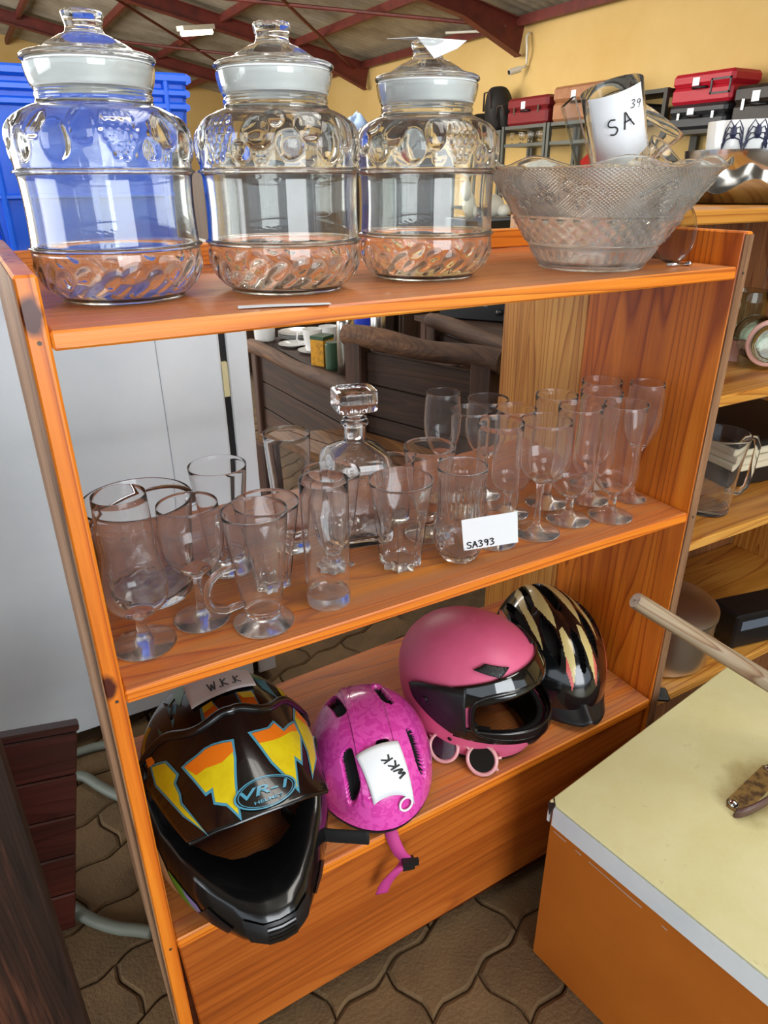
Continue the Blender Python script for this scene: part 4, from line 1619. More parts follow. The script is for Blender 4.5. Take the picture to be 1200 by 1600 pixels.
for y0, y1, z0, z1 in ((-.012, -.040, TZ - .066, TZ - .066), (-.06, -.072, TZ - .067, TZ - .068), (-.088, -.190, TZ - .068, TZ - .070), (-.225, -.235, TZ - .072, TZ - .073)):
    MB().add([(.0036, y0, z0), (.0036, y1, z1), (.0036, y1, z1 - .003), (.0036, y0, z0 - .002)], [(0, 1, 2, 3)]).build('scratch', 'scratch', tr, fix=False)
hx, hy = .300, -.205
pl = MB()
pl.prism([(hx - .075, hy - .010), (hx - .062, hy - .017), (hx + .062, hy - .017), (hx + .075, hy - .010), (hx + .075, hy + .010), (hx + .062, hy + .017), (hx - .062, hy + .017), (hx - .075, hy + .010)], TZ, TZ + .003)
hpl = pl.build('handle_plate', 'rusty_plate', lid)
for s_ in (-1, 1):
    MB().lathe([(.009, 0), (.009, .004), (.005, .008), (0, .009)], 12, mtx=Matrix.Translation((hx + s_ * .064, hy + .004, TZ + .003))).build('rivet', 'chrome', hpl, smooth=True)
hb = MB()
hb.grid(lambda u, v: Vector((hx + (u - .5) * .170, hy - .008 - .026 * math.sin(u * PI) ** .6 + (v - .5) * -.002, TZ + .006 + .014 * math.sin(u * PI) ** .5 + (v - .5) * .018)), 24, 3)
solid(hb.build('handle', 'brown_handle', lid, smooth=True, fix=False), .006, 0)

wood('grey_ash', '#a8977e', '#8f7c64', '#6c5a46', 'Z', 1.6, coat=0, rough=.75, seed=5.5)
mat('end_grain', '#cdbfae', .85, var=('#a8978a', 120, .4, .65))
pA, pB = Vector((.769, -.097, .768)), Vector((.989, -.222, .602))
dr = (pB - pA).normalized()
Ls = pA.z / -dr.z - .02
stt = thing('tool_handle', 'bare wooden tool handle sticking out over the tin trunk', 'handle', pA, dr.to_track_quat('Z', 'Y').to_euler())
MB().lathe([(0, .0005), (.0125, .0005), (.0138, .002), (.0142, .02)] + [(.0145 + .0035 * min(1, k / 6), .1 + (Ls - .1) * k / 16) for k in range(17)] + [(0, Ls)], 20).build('shaft', 'grey_ash', stt, smooth=True, angle=40)
MB().lathe([(0, .0002), (.0124, .0002), (.0124, .0012), (0, .0012)], 20).build('cut_end', 'end_grain', stt)
MB().lathe([(0, -.0002), (.0014, -.0002), (.0014, .0010), (0, .0010)], 8).build('pith', 'torn_metal', stt)

# freezer behind the bookcase
mat('freezer_white', '#e9eef2', .32, var=('#dbe3e9', 3, .35, .7))
mat('gap_black', '#0e0e10', .6)
mat('latch_cream', '#d9cf9f', .5)
fz = thing('upright_freezer', 'scuffed white freezer with panelled door behind the bookcase', 'freezer', (-.30, .92, 0))
board('cabinet', (-.45, .055, .035), (.80, .62, 1.245), 'freezer_white', fz, bev=.006)
mat('box_seam', '#9aa4ac', .5)
fd = board('door', (-.45, 0, .045), (.728, .045, 1.240), 'freezer_white', fz, bev=.006)
MB().box((.578, -.0008, .06), (.5800, .002, 1.22)).build('groove', 'box_seam', fd)
board('door_frame', (.746, .008, .04), (.800, .056, 1.245), 'freezer_white', fz, bev=.003)
MB().box((.727, .015, .05), (.747, .056, 1.235)).build('seal', 'gap_black', fz)
MB().box((.728, .002, .90), (.742, .018, .985)).build('latch', 'latch_cream', fz)
for x in (-.4, .74):
    MB().box((x, .09, 0), (x + .05, .14, .036)).build('foot', 'gap_black', fz)

# blue plastic crate on top of it
mat('crate_blue', '#1b6af5', .35, var=('#1560e6', 3, .4, .7))
cr = thing('plastic_crate', 'bright blue ribbed plastic crate on top of the white freezer', 'crate', (.180, .96, 1.247))
W0, W1, DC, HC = .165, .190, .17, .310


def crate_wall(p, q, name):
    """outward-leaning wall between bottom corners p, q"""
    p, q = Vector(p), Vector(q)
    mid = (p + q) / 2
    n = Vector((mid.x, mid.y, 0)).normalized()
    a, b_ = p + (p - mid) * .0, q
    t = (q - p).normalized()
    ex = .025
    vs = [p, q, q + n * ex + t * ex + Vector((0, 0, HC)), p + n * ex - t * ex + Vector((0, 0, HC))]
    m = MB().add(vs + [v - n * .004 for v in vs], [(0, 1, 2, 3), (7, 6, 5, 4), (0, 4, 5, 1), (1, 5, 6, 2), (2, 6, 7, 3), (3, 7, 4, 0)])
    w = m.build(name, 'crate_blue', cr)
    L = (q - p).length
    for f in (.04, .5, .96):
        x = p + t * (L * f)
        k = x + n * ex + Vector((0, 0, HC))
        MB().tube([x + n * .004, k + n * .006], .006, 6).build('rib', 'crate_blue', w)
    for f, r_ in ((.36, .005), (.84, .007), (.91, .007), (.985, .009)):
        a_, c__ = vs[0].lerp(vs[3], f), vs[1].lerp(vs[2], f)
        MB().tube([a_ + n * .004, c__ + n * .004], r_, 6).build('rib', 'crate_blue', w)


cy0 = -DC
co = [(-W0, -DC, 0), (W0, -DC, 0), (W0, DC, 0), (-W0, DC, 0)]
for i in range(4):
    crate_wall(co[i], co[(i + 1) % 4], 'crate_wall')
MB().box((-W0, -DC, 0), (W0, DC, .006)).build('crate_floor', 'crate_blue', cr)

# dark weathered board and red-brown panel standing by the bookcase
wood('dark_board', '#5a3626', '#2c1a14', '#120b09', 'Z', 1.6, coat=.2, rough=.45, seed=8.2)
wood('mahogany', '#54241c', '#411913', '#2c100d', 'X', .9, coat=.3, rough=.35, seed=2.9)
dk = thing('wardrobe_side', 'dark scuffed wooden board standing nearest the camera', 'board', (-.137, .02, 0), (0, 0, math.radians(12)))
board('board_face', (-.50, 0, 0), (0, .035, 1.15), 'dark_board', dk, bev=.006)
board('edge_batten', (-.50, .0352, 0), (-.02, .075, 1.10), 'dark_board', dk, bev=.004)
mat('brass', '#a98a4a', .35, metal=1)
MB().lathe([(0, 0), (.012, 0), (.010, .006), (0, .008)], 14, mtx=Matrix.Translation((-.135, -.0002, .30)) @ Matrix.Rotation(PI / 2, 4, 'X')).build('key_plate', 'brass', dk, smooth=True)
rp = thing('slatted_panel', 'reddish brown grooved wooden panel leaning on the bookcase side', 'panel', (-.155, .385, .0), (math.radians(-4), math.radians(11.3), 0))
for k in range(5):
    board('slat', (-.32, 0, .004 + k * .093), (0, .020, .094 + k * .093), 'mahogany', rp, bev=.003)
board('top_rail', (-.32, -.002, .470), (.003, .024, .484), 'mahogany', rp, bev=.003)

# grey hose on the floor
mat('hose_grey', '#6f7468', .55)
hpts = [(-.0215, .292, .013), (-.045, .310, .013), (-.083, .338, .013), (-.126, .385, .013), (-.165, .45, .013), (-.20, .55, .013), (-.21, .66, .013), (-.19, .76, .013), (-.13, .81, .013), (-.082, .797, .013), (-.049, .742, .013), (-.017, .691, .013), (.04, .62, .013), (.12, .58, .013), (.24, .57, .013)]
hs = [spline3(hpts, k / 80) for k in range(81)]
tag(MB().tube(hs, .0125, 10).build('garden_hose', 'hose_grey', None, smooth=True), 'grey flexible hose lying in a loop on the pavers', 'hose')
hp2 = [(-.26, .865, .013), (-.16, .885, .013), (-.066, .890, .013), (-.01, .882, .013), (.052, .857, .013), (.14, .83, .013), (.25, .84, .013)]
tag(MB().tube([spline3(hp2, k / 40) for k in range(41)], .0115, 10).build('garden_hose', 'hose_grey', None, smooth=True), 'straight grey hose length along the foot of the freezer', 'hose')

# ---------------------------------------------------------------- rustic benches and crockery behind the bookcase
wood('sleeper', '#4e301c', '#382110', '#22130a', 'Y', .8, coat=0, rough=.75, seed=1.9)
wood('sleeper_post', '#4c3021', '#352015', '#20130d', 'Z', .8, coat=0, rough=.75, seed=3.9)
wood('log_rail', '#7a5638', '#543823', '#382417', 'Y', .8, coat=0, rough=.75, seed=6.9)
wood('seat_plank', '#8a6238', '#6e4a28', '#4a3019', 'Y', .9, coat=.1, rough=.5, seed=4.4)


def rail(p, q, r, parent, name='top_rail', m='log_rail'):
    p, q = Vector(p), Vector(q)
    pts, rr = [], []
    for k in range(13):
        t = k / 12
        pts.append(p.lerp(q, t) + Vector((0, 0, .006 * math.sin(t * 9 + p.x))))
        rr.append(r * (1 + .07 * math.sin(t * 7 + p.y * 3)))
    return MB().tube(pts, rr, 12).build(name, m, parent, smooth=True, angle=50)


def plank_between(p, q, z0, z1, th, parent, m='sleeper', name='plank'):
    p, q = Vector(p), Vector(q)
    L = (q - p).length
    a = math.atan2(q.y - p.y, q.x - p.x)
    return board(name, (0, -L, z0), (th, 0, z1), m, parent, .004, (p.x, p.y, 0), (0, 0, a + PI / 2))


t1 = thing('plank_table', 'low dark wooden table with plank sides carrying crockery', 'table', (1.20, 2.4, 0))
A, B = Vector((-.02, .49)), Vector((.03, -.52))
A2, B2 = A + Vector((.62, .05)), B + Vector((.62, .05))
for c in (A, B, A2, B2):
    board('leg', (-.035, -.035, 0), (.035, .035, .60), 'sleeper_post', t1, .006, (c.x + .03, c.y, 0))
rail((A.x, A.y + .03, .575), (B.x, B.y - .03, .575), .036, t1)
for k in range(3):
    plank_between((A.x + .02, A.y), (B.x + .02, B.y), .10 + k * .148, .242 + k * .148, .03, t1)
for k in range(4):
    board('top_plank', (.03 + k * .15, -.50, .575), (.175 + k * .15, .52, .605), 'sleeper', t1, .004)


def bench(L, R, h, label, seat_d=.40, flip=False):
    L, R = Vector(L), Vector(R)
    d = (R - L).normalized()
    pn_ = Vector((-abs(d.y), d.x * (1 if d.y < 0 else -1)))
    if pn_.x > 0:
        pn_ = -pn_
    if flip:
        pn_ = -pn_
    o = thing('plank_bench', label, 'bench', (L.x, L.y, 0), (0, 0, 0), 'rustic plank benches')
    q = R - L
    ang = math.atan2(d.y, d.x)
    for p in (Vector((0, 0)), q):
        board('post', (-.045, -.035, 0), (.045, .035, h), 'sleeper_post', o, .006, (p.x, p.y, 0), (0, 0, ang))
    rail((d.x * -.06, d.y * -.06, h - .03), (q.x + d.x * .07, q.y + d.y * .07, h - .03), .042, o)
    for k in range(3):
        plank_between((0, 0), (q.x, q.y), .36 + k * (h - .44) / 3, .356 + (k + 1) * (h - .44) / 3, .028, o)
    for k in range(3):
        s0 = pn_ * (.03 + k * .135)
        s1 = pn_ * (.155 + k * .135)
        m = MB()
        vs = [Vector((*(s0), 0)), Vector((*(s0 + q), 0)), Vector((*(s1 + q), 0)), Vector((*(s1), 0))]
        m.add([v + Vector((0, 0, .39)) for v in vs] + [v + Vector((0, 0, .425)) for v in vs], [(3, 2, 1, 0), (4, 5, 6, 7), (0, 1, 5, 4), (1, 2, 6, 5), (2, 3, 7, 6), (3, 0, 4, 7)])
        m.build('seat_plank', 'seat_plank', o)
    for p in (pn_ * seat_d, q + pn_ * seat_d):
        board('leg', (-.035, -.035, 0), (.035, .035, .39), 'sleeper_post', o, .006, (p.x, p.y, 0), (0, 0, ang))
    return o, pn_


b1, pn1 = bench((1.250, 1.80), (1.455, 1.215), .84, 'dark plank bench with log top rail, the nearer of the two')
b2, pn2 = bench((2.05, 2.44), (2.00, 1.50), .72, 'dark plank bench with log top rail, farther behind the first', flip=True)
rail((-.04, -.82, .545), (-.34, -.88, .545), .045, b2, 'arm_rail')
MB().tube([(-.23, -.30, .4255), (-.23, -.36, .4255)], .008, 6).build('hand_slot', 'gap_black', b1)

mat('china_white', '#e9e9e6', .18, coat=.4)
mat('china_blue', '#6f7fa8', .2, coat=.4)
mat('tin_yellow', '#cf9216', .35, coat=.3, var=('#8a5a10', 40, .5, .7))
mat('tin_green', '#2c4a30', .4)
mat('steel', '#b9b7b2', .22, metal=1)
mat('plastic_blue', '#1a35b0', .4)
mat('plastic_red', '#b0252f', .4)
mat('appliance_black', '#141416', .35)
mat('box_grey', '#5a6470', .6)
ZB = .606


def lathed(name, prof, m, label, cat, loc, rot=None, seg=32, group=None, sm=40):
    return tag(MB().lathe(prof, seg).build(name, m, None, smooth=True, angle=sm, loc=loc, rot=rot), label, cat, group)


PLATE = [(0, .003), (.045, .003), (.050, 0), (.054, .003), (.075, .010), (.105, .018), (.106, .020), (.075, .013), (.052, .007), (0, .006)]
plate_me = MB().lathe(PLATE, 40).mesh('plate', 'china_white', smooth=True, angle=50)
for k in range(3):
    tag(put('plate', plate_me, None, (1.41, 2.815, ZB + k * .0105)), ('lowest', 'middle', 'topmost')[k] + ' white plate of the pile at the far table end', 'plate', 'white plates on the table')
sau = [(r * .72, z * .8) for r, z in PLATE]
sau_me = MB().lathe(sau, 36).mesh('saucer', 'china_white', smooth=True, angle=50)
tag(put('saucer', sau_me, None, (1.315, 2.655, ZB)), 'white saucer without a cup beside the plates', 'saucer')
tag(put('saucer', sau_me, None, (1.345, 2.47, ZB)), 'white saucer under the white teacup', 'saucer')


def cup(loc, label, r=.042, h=.085, rz=0):
    o = thing('teacup', label, 'cup', loc, (0, 0, rz), 'white cups on the table')
    MB().lathe([(0, 0), (r * .62, 0), (r * .66, .004), (r * .8, h * .35), (r * .95, h * .8), (r, h), (r - .003, h), (r * .9, h * .75), (r * .7, h * .25), (r * .5, .008), (0, .007)], 36).build('cup_body', 'china_white', o, smooth=True, angle=50)
    MB().tube([(r * .9, 0, h * .82), (r * 1.5, 0, h * .8), (r * 1.65, 0, h * .5), (r * 1.3, 0, h * .25), (r * .75, 0, h * .25)], .0045, 8).build('handle', 'china_white', o, smooth=True)
    return o


cup((1.345, 2.47, ZB + .011), 'white teacup standing on its saucer beside the yellow tin', .050, .105, 2.4)
cup((1.50, 2.62, ZB), 'white cup behind the teacup, near the plates', .050, .09, 1.0)
cup((1.47, 2.28, ZB), 'white cup partly hidden behind the steel flask', .055, .12, 1.0)
lathed('storage_pot', [(0, 0), (.05, 0), (.055, .01), (.058, .11), (.054, .115), (0, .115)], 'china_white', 'white pot beside the freezer edge at the table end', 'pot', (1.245, 2.875, ZB))
yt = thing('tea_tin', 'yellow printed tea tin with dark lid on the table', 'tin', (1.285, 2.225, ZB), (0, 0, .5))
MB().box((-.042, -.036, 0), (.042, .036, .128)).build('tin_body', 'tin_yellow', yt)
MB().box((-.043, -.037, .118), (.043, .037, .134)).build('lid', 'tin_green', yt)
gt = thing('green_tin', 'dark green round tin beside the steel flask', 'tin', (1.290, 2.125, ZB))
MB().lathe([(0, 0), (.034, 0), (.034, .110), (.031, .112), (.031, .120), (0, .120)], 28).build('tin_body', 'tin_green', gt, smooth=True, angle=40)
flk = thing('vacuum_flask', 'tall stainless steel vacuum flask at the table corner', 'flask', (1.305, 2.02, ZB))
MB().lathe([(0, 0), (.038, 0), (.040, .004), (.040, .215), (.037, .232), (.030, .240), (0, .240)], 32).build('flask_body', 'steel', flk, smooth=True, angle=40)
MB().lathe([(0, .240), (.031, .240), (.031, .290), (.026, .296), (0, .296)], 28).build('flask_cup', 'steel', flk, smooth=True, angle=40)
lathed('vacuum_flask', [(0, 0), (.036, 0), (.038, .004), (.038, .22), (.028, .24), (.028, .28), (0, .28)], 'steel', 'second steel flask behind the nearer bench back', 'flask', (1.62, 2.30, ZB))
lathed('china_bowl', [(0, 0), (.03, 0), (.032, .006), (.05, .03), (.055, .055), (.052, .055), (.046, .03), (.028, .009), (0, .008)], 'china_white', 'small white bowl tipped on its side beside the flask', 'bowl', (1.40, 1.985, ZB + .055), (math.radians(-80), 0, math.radians(25)))
bb = thing('plastic_bucket', 'royal blue plastic bin behind the nearer bench back', 'bin', (1.74, 2.62, ZB))
MB().lathe([(0, 0), (.075, 0), (.095, .20), (.100, .20), (.100, .21), (.088, .21), (.070, .006), (0, .006)], 28).build('bin_body', 'plastic_blue', bb, smooth=True, angle=40)
rbx = thing('red_dustpan', 'red plastic scoop beside the blue bin', 'scoop', (1.745, 2.40, ZB + .001), (0, 0, .6))
MB().box((-.06, -.03, 0), (.06, .03, .012)).build('pan', 'plastic_red', rbx)
MB().tube([(.06, 0, .006), (.14, 0, .02)], .010, 8).build('handle', 'plastic_red', rbx, smooth=True)
# second table behind, with a microwave, plates and boxes
t2 = thing('side_table', 'dark side table behind the benches carrying the black oven', 'table', (3.05, 3.10, 0))
for x in (-.36, .36):
    for y in (-.42, .42):
        board('leg', (-.035, -.035, 0), (.035, .035, .47), 'sleeper_post', t2, .005, (x, y, 0))
board('table_top', (-.42, -.50, .47), (.42, .50, .504), 'sleeper', t2)
mo = thing('microwave_oven', 'black microwave oven with control knob on the side table', 'microwave', (2.98, 3.30, .5045), (0, 0, math.radians(-55)))
board('casing', (-.24, -.16, .008), (.24, .16, .26), 'appliance_black', mo, .006)
MB().lathe([(0, 0), (.022, 0), (.020, .018), (0, .018)], 18, mtx=Matrix.Translation((.19, -.16, .07)) @ Matrix.Rotation(PI / 2, 4, 'X')).build('knob', 'satin_black', mo, smooth=True)
for k in range(4):
    MB().box((-.06 + k * .045, -.1612, .10), (-.03 + k * .045, -.160, .13)).build('marking', 'box_grey', mo)
for k in range(6):
    tag(put('plate', plate_me, None, (2.98, 2.86, .5045 + k * .0105)), f'blue-rimmed plate on the side table, number {("one", "two", "three", "four", "five", "six")[k]} from below', 'plate', 'plates stacked on the side table')
board('carton', (-.12, -.14, 0), (.12, .14, .30), 'box_grey', None, .004, (3.34, 2.92, .5045), (0, 0, -.3))
tag(bpy.data.objects['carton'], 'grey-blue box behind the stacked plates on the side table', 'box')

# ---------------------------------------------------------------- dark cupboards farther back
wood('cupboard_wood', '#4a3526', '#33241a', '#1f1610', 'Z', .7, coat=.2, rough=.4, seed=5.2)
for x0, x1, h, lab in ((1.50, 2.35, 1.44, 'dark brown cupboard nearest the white freezer in the hall'), (2.40, 3.05, 1.40, 'dark brown cupboard in the middle of the hall row'), (3.10, 3.70, 1.47, 'tall dark cupboard at the end of the hall row')):
    cb = thing('cupboard', lab, 'cupboard', ((x0 + x1) / 2, 4.6, 0), (0, 0, 0), 'cupboards in the hall')
    w = (x1 - x0) / 2
    board('carcass', (-w, 0, .06), (w, .45, h), 'cupboard_wood', cb, .006)
    for s_ in (-1, 1):
        d_ = board('door', (min(0, s_ * (w - .02)) + .004, -.02, .10), (max(0, s_ * (w - .02)) - .004, -.0005, h - .05), 'cupboard_wood', cb, .006)
        MB().lathe([(0, 0), (.012, 0), (.014, .012), (0, .02)], 12, mtx=Matrix.Translation((s_ * .04, -.02, h * .55)) @ Matrix.Rotation(PI / 2, 4, 'X')).build('knob', 'brass', d_, smooth=True)
    board('plinth', (-w + .02, .02, 0), (w - .02, .43, .06), 'cupboard_wood', cb, 0)

# fluffy toy on a grey machine behind the bowl
mat('fluff', '#e6e1cf', .95, bmp=(90, .6))
mat('machine_grey', '#70757c', .4)
mat('check_cloth', '#7a3a2c', .8, var=('#e0d8c8', 40, .5, .55))
gm = thing('grey_cabinet', 'grey metal cabinet with black front behind the glass bowl', 'cabinet', (3.68, 3.86, 0))
board('carcass', (-.32, 0, 0), (.32, .4, 1.105), 'machine_grey', gm, .008)
board('front_panel', (-.30, -.012, .66), (-.02, -.0005, 1.09), 'appliance_black', gm, .004)
toy = thing('plush_toy', 'cream plush toy lying on the grey cabinet', 'toy', (3.53, 3.97, 1.106))
for nm, c, r in (('body', (0, 0, .085), (.12, .09, .085)), ('head', (-.10, -.03, .19), (.075, .07, .07)), ('arm', (.06, -.09, .055), (.05, .06, .045))):
    MB().grid(lambda u, v: (c[0] + r[0] * math.cos((v - .5) * PI) * math.cos(u * 2 * PI) * (1 + .05 * math.sin(u * 20) * math.sin(v * 17)), c[1] + r[1] * math.cos((v - .5) * PI) * math.sin(u * 2 * PI), c[2] + r[2] * math.sin((v - .5) * PI)), 32, 18, wrap=True).build(nm, 'fluff', toy, smooth=True)
tag(MB().grid(lambda u, v: (.16 * (u - .5), .14 * (v - .5), .018 + .012 * math.sin(u * 9) * math.cos(v * 7)), 16, 12).build('check_cloth', 'check_cloth', None, smooth=True, fix=False, loc=(3.76, 3.96, 1.106)), 'red checked cloth crumpled beside the plush toy', 'cloth')

# ---------------------------------------------------------------- steel racks along the yellow wall, with luggage
mat('rack_steel', '#6c6d66', .45, metal=.6)
mat('rack_dark', '#3c3a33', .5, metal=.4)


def rack(y0, y1, levels, label, m='rack_steel', x0=5.85, x1=6.30):
    o = thing('steel_rack', label, 'rack', ((x0 + x1) / 2, (y0 + y1) / 2, 0))
    hw, hd = (y1 - y0) / 2, (x1 - x0) / 2
    top = levels[-1]
    for sx in (-1, 1):
        for sy in (-1, 1):
            MB().box((sx * hd - .02, sy * hw - .02, 0), (sx * hd + .02, sy * hw + .02, top)).build('upright', m, o)
    for z in levels:
        board('rack_shelf', (-hd + .021, -hw + .021, z - .035), (hd - .021, hw - .021, z), m, o, 0)
        MB().box((-hd - .004, -hw, z - .035), (-hd + .02, hw, z - .001)).build('front_rail', m, o)
    return o


rack(5.30, 6.02, (.4, 1.05, 1.745, 1.93), 'steel rack carrying the tan suitcase')
rack(6.08, 6.82, (.4, 1.05, 1.745, 1.93), 'steel rack carrying the burgundy suitcase')
rack(6.88, 7.65, (.4, 1.05, 1.90), 'steel rack carrying the black bags')
rack(4.46, 5.24, (.4, 1.1, 1.80, 2.12), 'dark steel rack with an empty top shelf', 'rack_dark')
rack(3.20, 4.42, (.4, 1.1, 1.765), 'dark steel rack carrying the red suitcase', 'rack_dark')


def suitcase(label, y0, y1, z, h, m, x0=5.86, d=.38, tagged=True, straps=True, tilt=0):
    o = thing('suitcase', label, 'suitcase', (x0 + d / 2, (y0 + y1) / 2, z), (0, 0, 0), 'suitcases on the steel racks')
    hw = (y1 - y0) / 2
    board('case_base', (-d / 2, -hw, 0), (d / 2, hw, h * .55), m, o, .025)
    board('case_lid', (-d / 2 - .004, -hw - .004, h * .56), (d / 2 + .004, hw + .004, h), m, o, .028)
    MB().tube([(-d / 2 - .002, -.07, h * .50), (-d / 2 - .035, -.06, h * .50), (-d / 2 - .035, .06, h * .50), (-d / 2 - .002, .07, h * .50)], .010, 8).build('handle', 'satin_black', o, smooth=True)
    if straps:
        for s_ in (-1, 1):
            MB().box((-d / 2 - .010, s_ * hw * .6 - .012, h * .40), (-d / 2 - .001, s_ * hw * .6 + .012, h * .66)).build('clasp', 'steel', o)
    if tagged:
        MB().box((-d / 2 - .008, .02, h * .58), (-d / 2 - .0045, .09, h * .84)).build('price_tag', 'white_card', o)
    return o


mat('burgundy', '#7a1f22', .45)
mat('tan_case', '#a8744f', .5, var=('#94613e', 12, .4, .7))
mat('red_case', '#b8182c', .5)
mat('black_case', '#2c2c2e', .45)
mat('brown_case', '#352a22', .5, var=('#241c17', 8, .4, .7))
suitcase('burgundy suitcase lying on the steel rack beside the black bags', 6.10, 6.80, 1.931, .28, 'burgundy')
suitcase('tan suitcase lying behind the items in the glass bowl', 5.26, 6.02, 1.931, .33, 'tan_case', straps=False)
suitcase('thin black case lying on the dark rack beside the tan suitcase', 4.75, 5.20, 1.801, .22, 'black_case', tagged=False)
suitcase('black hard suitcase under the bright red case', 3.80, 4.40, 1.766, .20, 'black_case', x0=5.84, d=.42)
rc_ = suitcase('bright red suitcase lying on top of the black one', 3.79, 4.42, 1.967, .24, 'red_case', x0=5.86, straps=False)
MB().box((-.196, -.30, .06), (-.190, -.10, .075)).box((-.196, -.30, .165), (-.190, -.10, .18)).box((-.196, -.30, .06), (-.190, -.285, .18)).box((-.196, -.115, .06), (-.190, -.10, .18)).build('pocket_piping', 'satin_black', rc_)
suitcase('dark brown suitcase beside the black hard suitcase', 3.22, 3.76, 1.766, .30, 'brown_case')


def bag(label, y, z, sy, sz, m='bag_black', x=6.06):
    o = thing('bag', label, 'bag', (x, y, z), (0, 0, 0), 'bags on the steel rack')
    MB().grid(lambda u, v: ((.17 * math.cos((v - .5) * PI) ** .6 * math.cos(u * 2 * PI)) * (1 + .10 * math.sin(u * 18 + v * 7)), (sy * math.cos((v - .5) * PI) ** .6 * math.sin(u * 2 * PI)) * (1 + .08 * math.sin(v * 14)), sz * (1 + math.sin((v - .5) * PI))), 40, 24, wrap=True).build('bag_body', m, o, smooth=True)
    MB().tube([(-.16, -.08, sz * 1.0), (-.19, -.06, sz * 1.7), (-.17, .06, sz * 1.7), (-.16, .08, sz * .9)], .012, 8).build('strap', 'bag_strap', o, smooth=True)
    return o


mat('bag_black', '#1c1815', .7)
mat('bag_strap', '#3a2a22', .7)
bag('tall black backpack standing on the steel rack', 7.24, 1.901, .165, .245)
bag('low black bag beside the burgundy suitcase', 6.97, 1.901, .085, .15)
bag('slumped dark bag at the end of the rack', 7.53, 1.901, .11, .11)
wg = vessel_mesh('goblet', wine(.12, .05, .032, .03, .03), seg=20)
for k in range(9):
    tag(put('goblet', wg, None, (5.95 + .1 * (k % 2), 6.16 + k * .078, 1.746)), 'small goblet in the row on the rack under the burgundy suitcase', 'glass', 'goblets on the steel rack')
mat('blue_cloth', '#7f93b0', .8)
tag(MB().grid(lambda u, v: (3.50 + .13 * math.cos((v - .5) * PI) * math.cos(u * 2 * PI), 6.1 + .14 * math.cos((v - .5) * PI) * math.sin(u * 2 * PI) * (1 + .2 * math.sin(u * 17)), 1.815 + (.10 + .035 * math.sin(u * 31 + v * 9) * math.cos(v * 12)) * math.sin((v - .5) * PI) * (1 + .25 * math.sin(u * 2 * PI * 3))), 40, 20, wrap=True).build('cloth_bundle', 'blue_cloth', None, smooth=True), 'pale blue cloth bundle on top of a rack behind the jars', 'cloth')
rack(5.7, 6.6, (.4, 1.0, 1.66), 'steel rack holding up the pale blue cloth bundle', 'rack_dark', 3.30, 3.75)

# camera and cable at the eaves
mat('cable_white', '#dcd8c8', .5)
cvc = thing('security_camera', 'small security camera on a white bracket under the eave beam', 'camera', (6.32, 7.05, 2.60))
MB().tube([(0, 0, 0), (-.10, .02, -.03)], .014, 8).build('bracket', 'cable_white', cvc, smooth=True)
MB().tube([(-.08, .03, -.035), (-.22, .06, -.075)], .034, 14).build('camera_body', 'cable_white', cvc, smooth=True, angle=40)
MB().tube([(-.22, .06, -.075), (-.226, .0612, -.077)], .026, 14).build('camera_lens', 'satin_black', cvc)
tag(MB().tube([spline3([(5.9, 8.2, 3.06), (6.1, 7.7, 3.02), (6.22, 7.42, 2.97), (6.28, 7.32, 2.92), (6.29, 7.27, 2.93), (6.31, 7.25, 2.97)], k / 30) for k in range(31)], .016, 6).build('white_cable', 'cable_white', None, smooth=True), 'white cable looping along the eave beam', 'cable')
tag(MB().tube([spline3([(6.31, 7.04, 2.93), (6.27, 7.03, 2.88), (6.26, 7.00, 2.75), (6.31, 7.05, 2.62)], k / 16) for k in range(17)], .014, 6).build('white_cable', 'cable_white', None, smooth=True), 'white cable dropping from the eave to the security camera', 'cable')

# ---------------------------------------------------------------- second bookcase beside the first
PN = ('#d9a14e', '#c98a35', '#a86a22')
wood('pine2_shelf', *PN, 'X', 1.0, seed=3.3)
wood('pine2_back', '#8a5a34', '#754a2a', '#5a3820', 'Z', 1.0, seed=7.3)
c2 = thing('bookcase', 'yellower pine bookcase standing beside the orange one', 'bookcase', (1.05, .15, 0))
CW, CD = 1.10, .46
board('side_panel', (-.02, 0, 0), (0, CD, 1.33), 'pine_side_rear', c2)
board('side_panel', (CW, 0, 0), (CW + .02, CD, 1.33), 'pine_side_rear', c2)
for z in (1.332, .974, .632, .180):
    board('shelf', (-.02 if z > 1.3 else .0005, -.004 if z > 1.3 else 0, z - .024), (CW + (.02 if z > 1.3 else -.0005), CD, z), 'pine2_shelf', c2)
for k in range(8):
    board('back_plank', (k * CW / 8 + .001, CD + .0005, .02), ((k + 1) * CW / 8 - .001, CD + .014, 1.30), 'pine2_back', c2, .001)
board('kick_board', (.0005, .02, 0), (CW - .0005, .036, .155), 'pine2_back', c2)
# on top: striped steel bowl on a wavy tray, white mug with spiders
mt_, nt, b = newmat('striped_steel')
b.inputs['Metallic'].default_value = 1
b.inputs['Roughness'].default_value = .12
b.inputs['Base Color'].default_value = lin('#d0d2d6')
wt = thing('wavy_tray', 'polished steel tray with a wavy rim on the second bookcase', 'tray', (1.46, .36, 1.3325))
mb = MB().lathe([(0, .002), (.10, .002), (.135, .006), (.165, .034), (.168, .034), (.138, .003), (.10, 0), (0, 0)], 120)
for v in mb.v:
    if v.z > .02:
        v.z += .014 * math.cos(8 * math.atan2(v.y, v.x))
mb.build('tray_body', 'steel', wt, smooth=True, angle=60)
sbw = thing('steel_bowl', 'polished steel bowl standing on the wavy tray', 'bowl', (1.46, .36, 1.335))
mb = MB().lathe([(0, 0), (.07, 0), (.085, .010), (.112, .05), (.122, .085), (.124, .100), (.120, .100), (.117, .085), (.105, .048), (.08, .012), (0, .006)], 96)
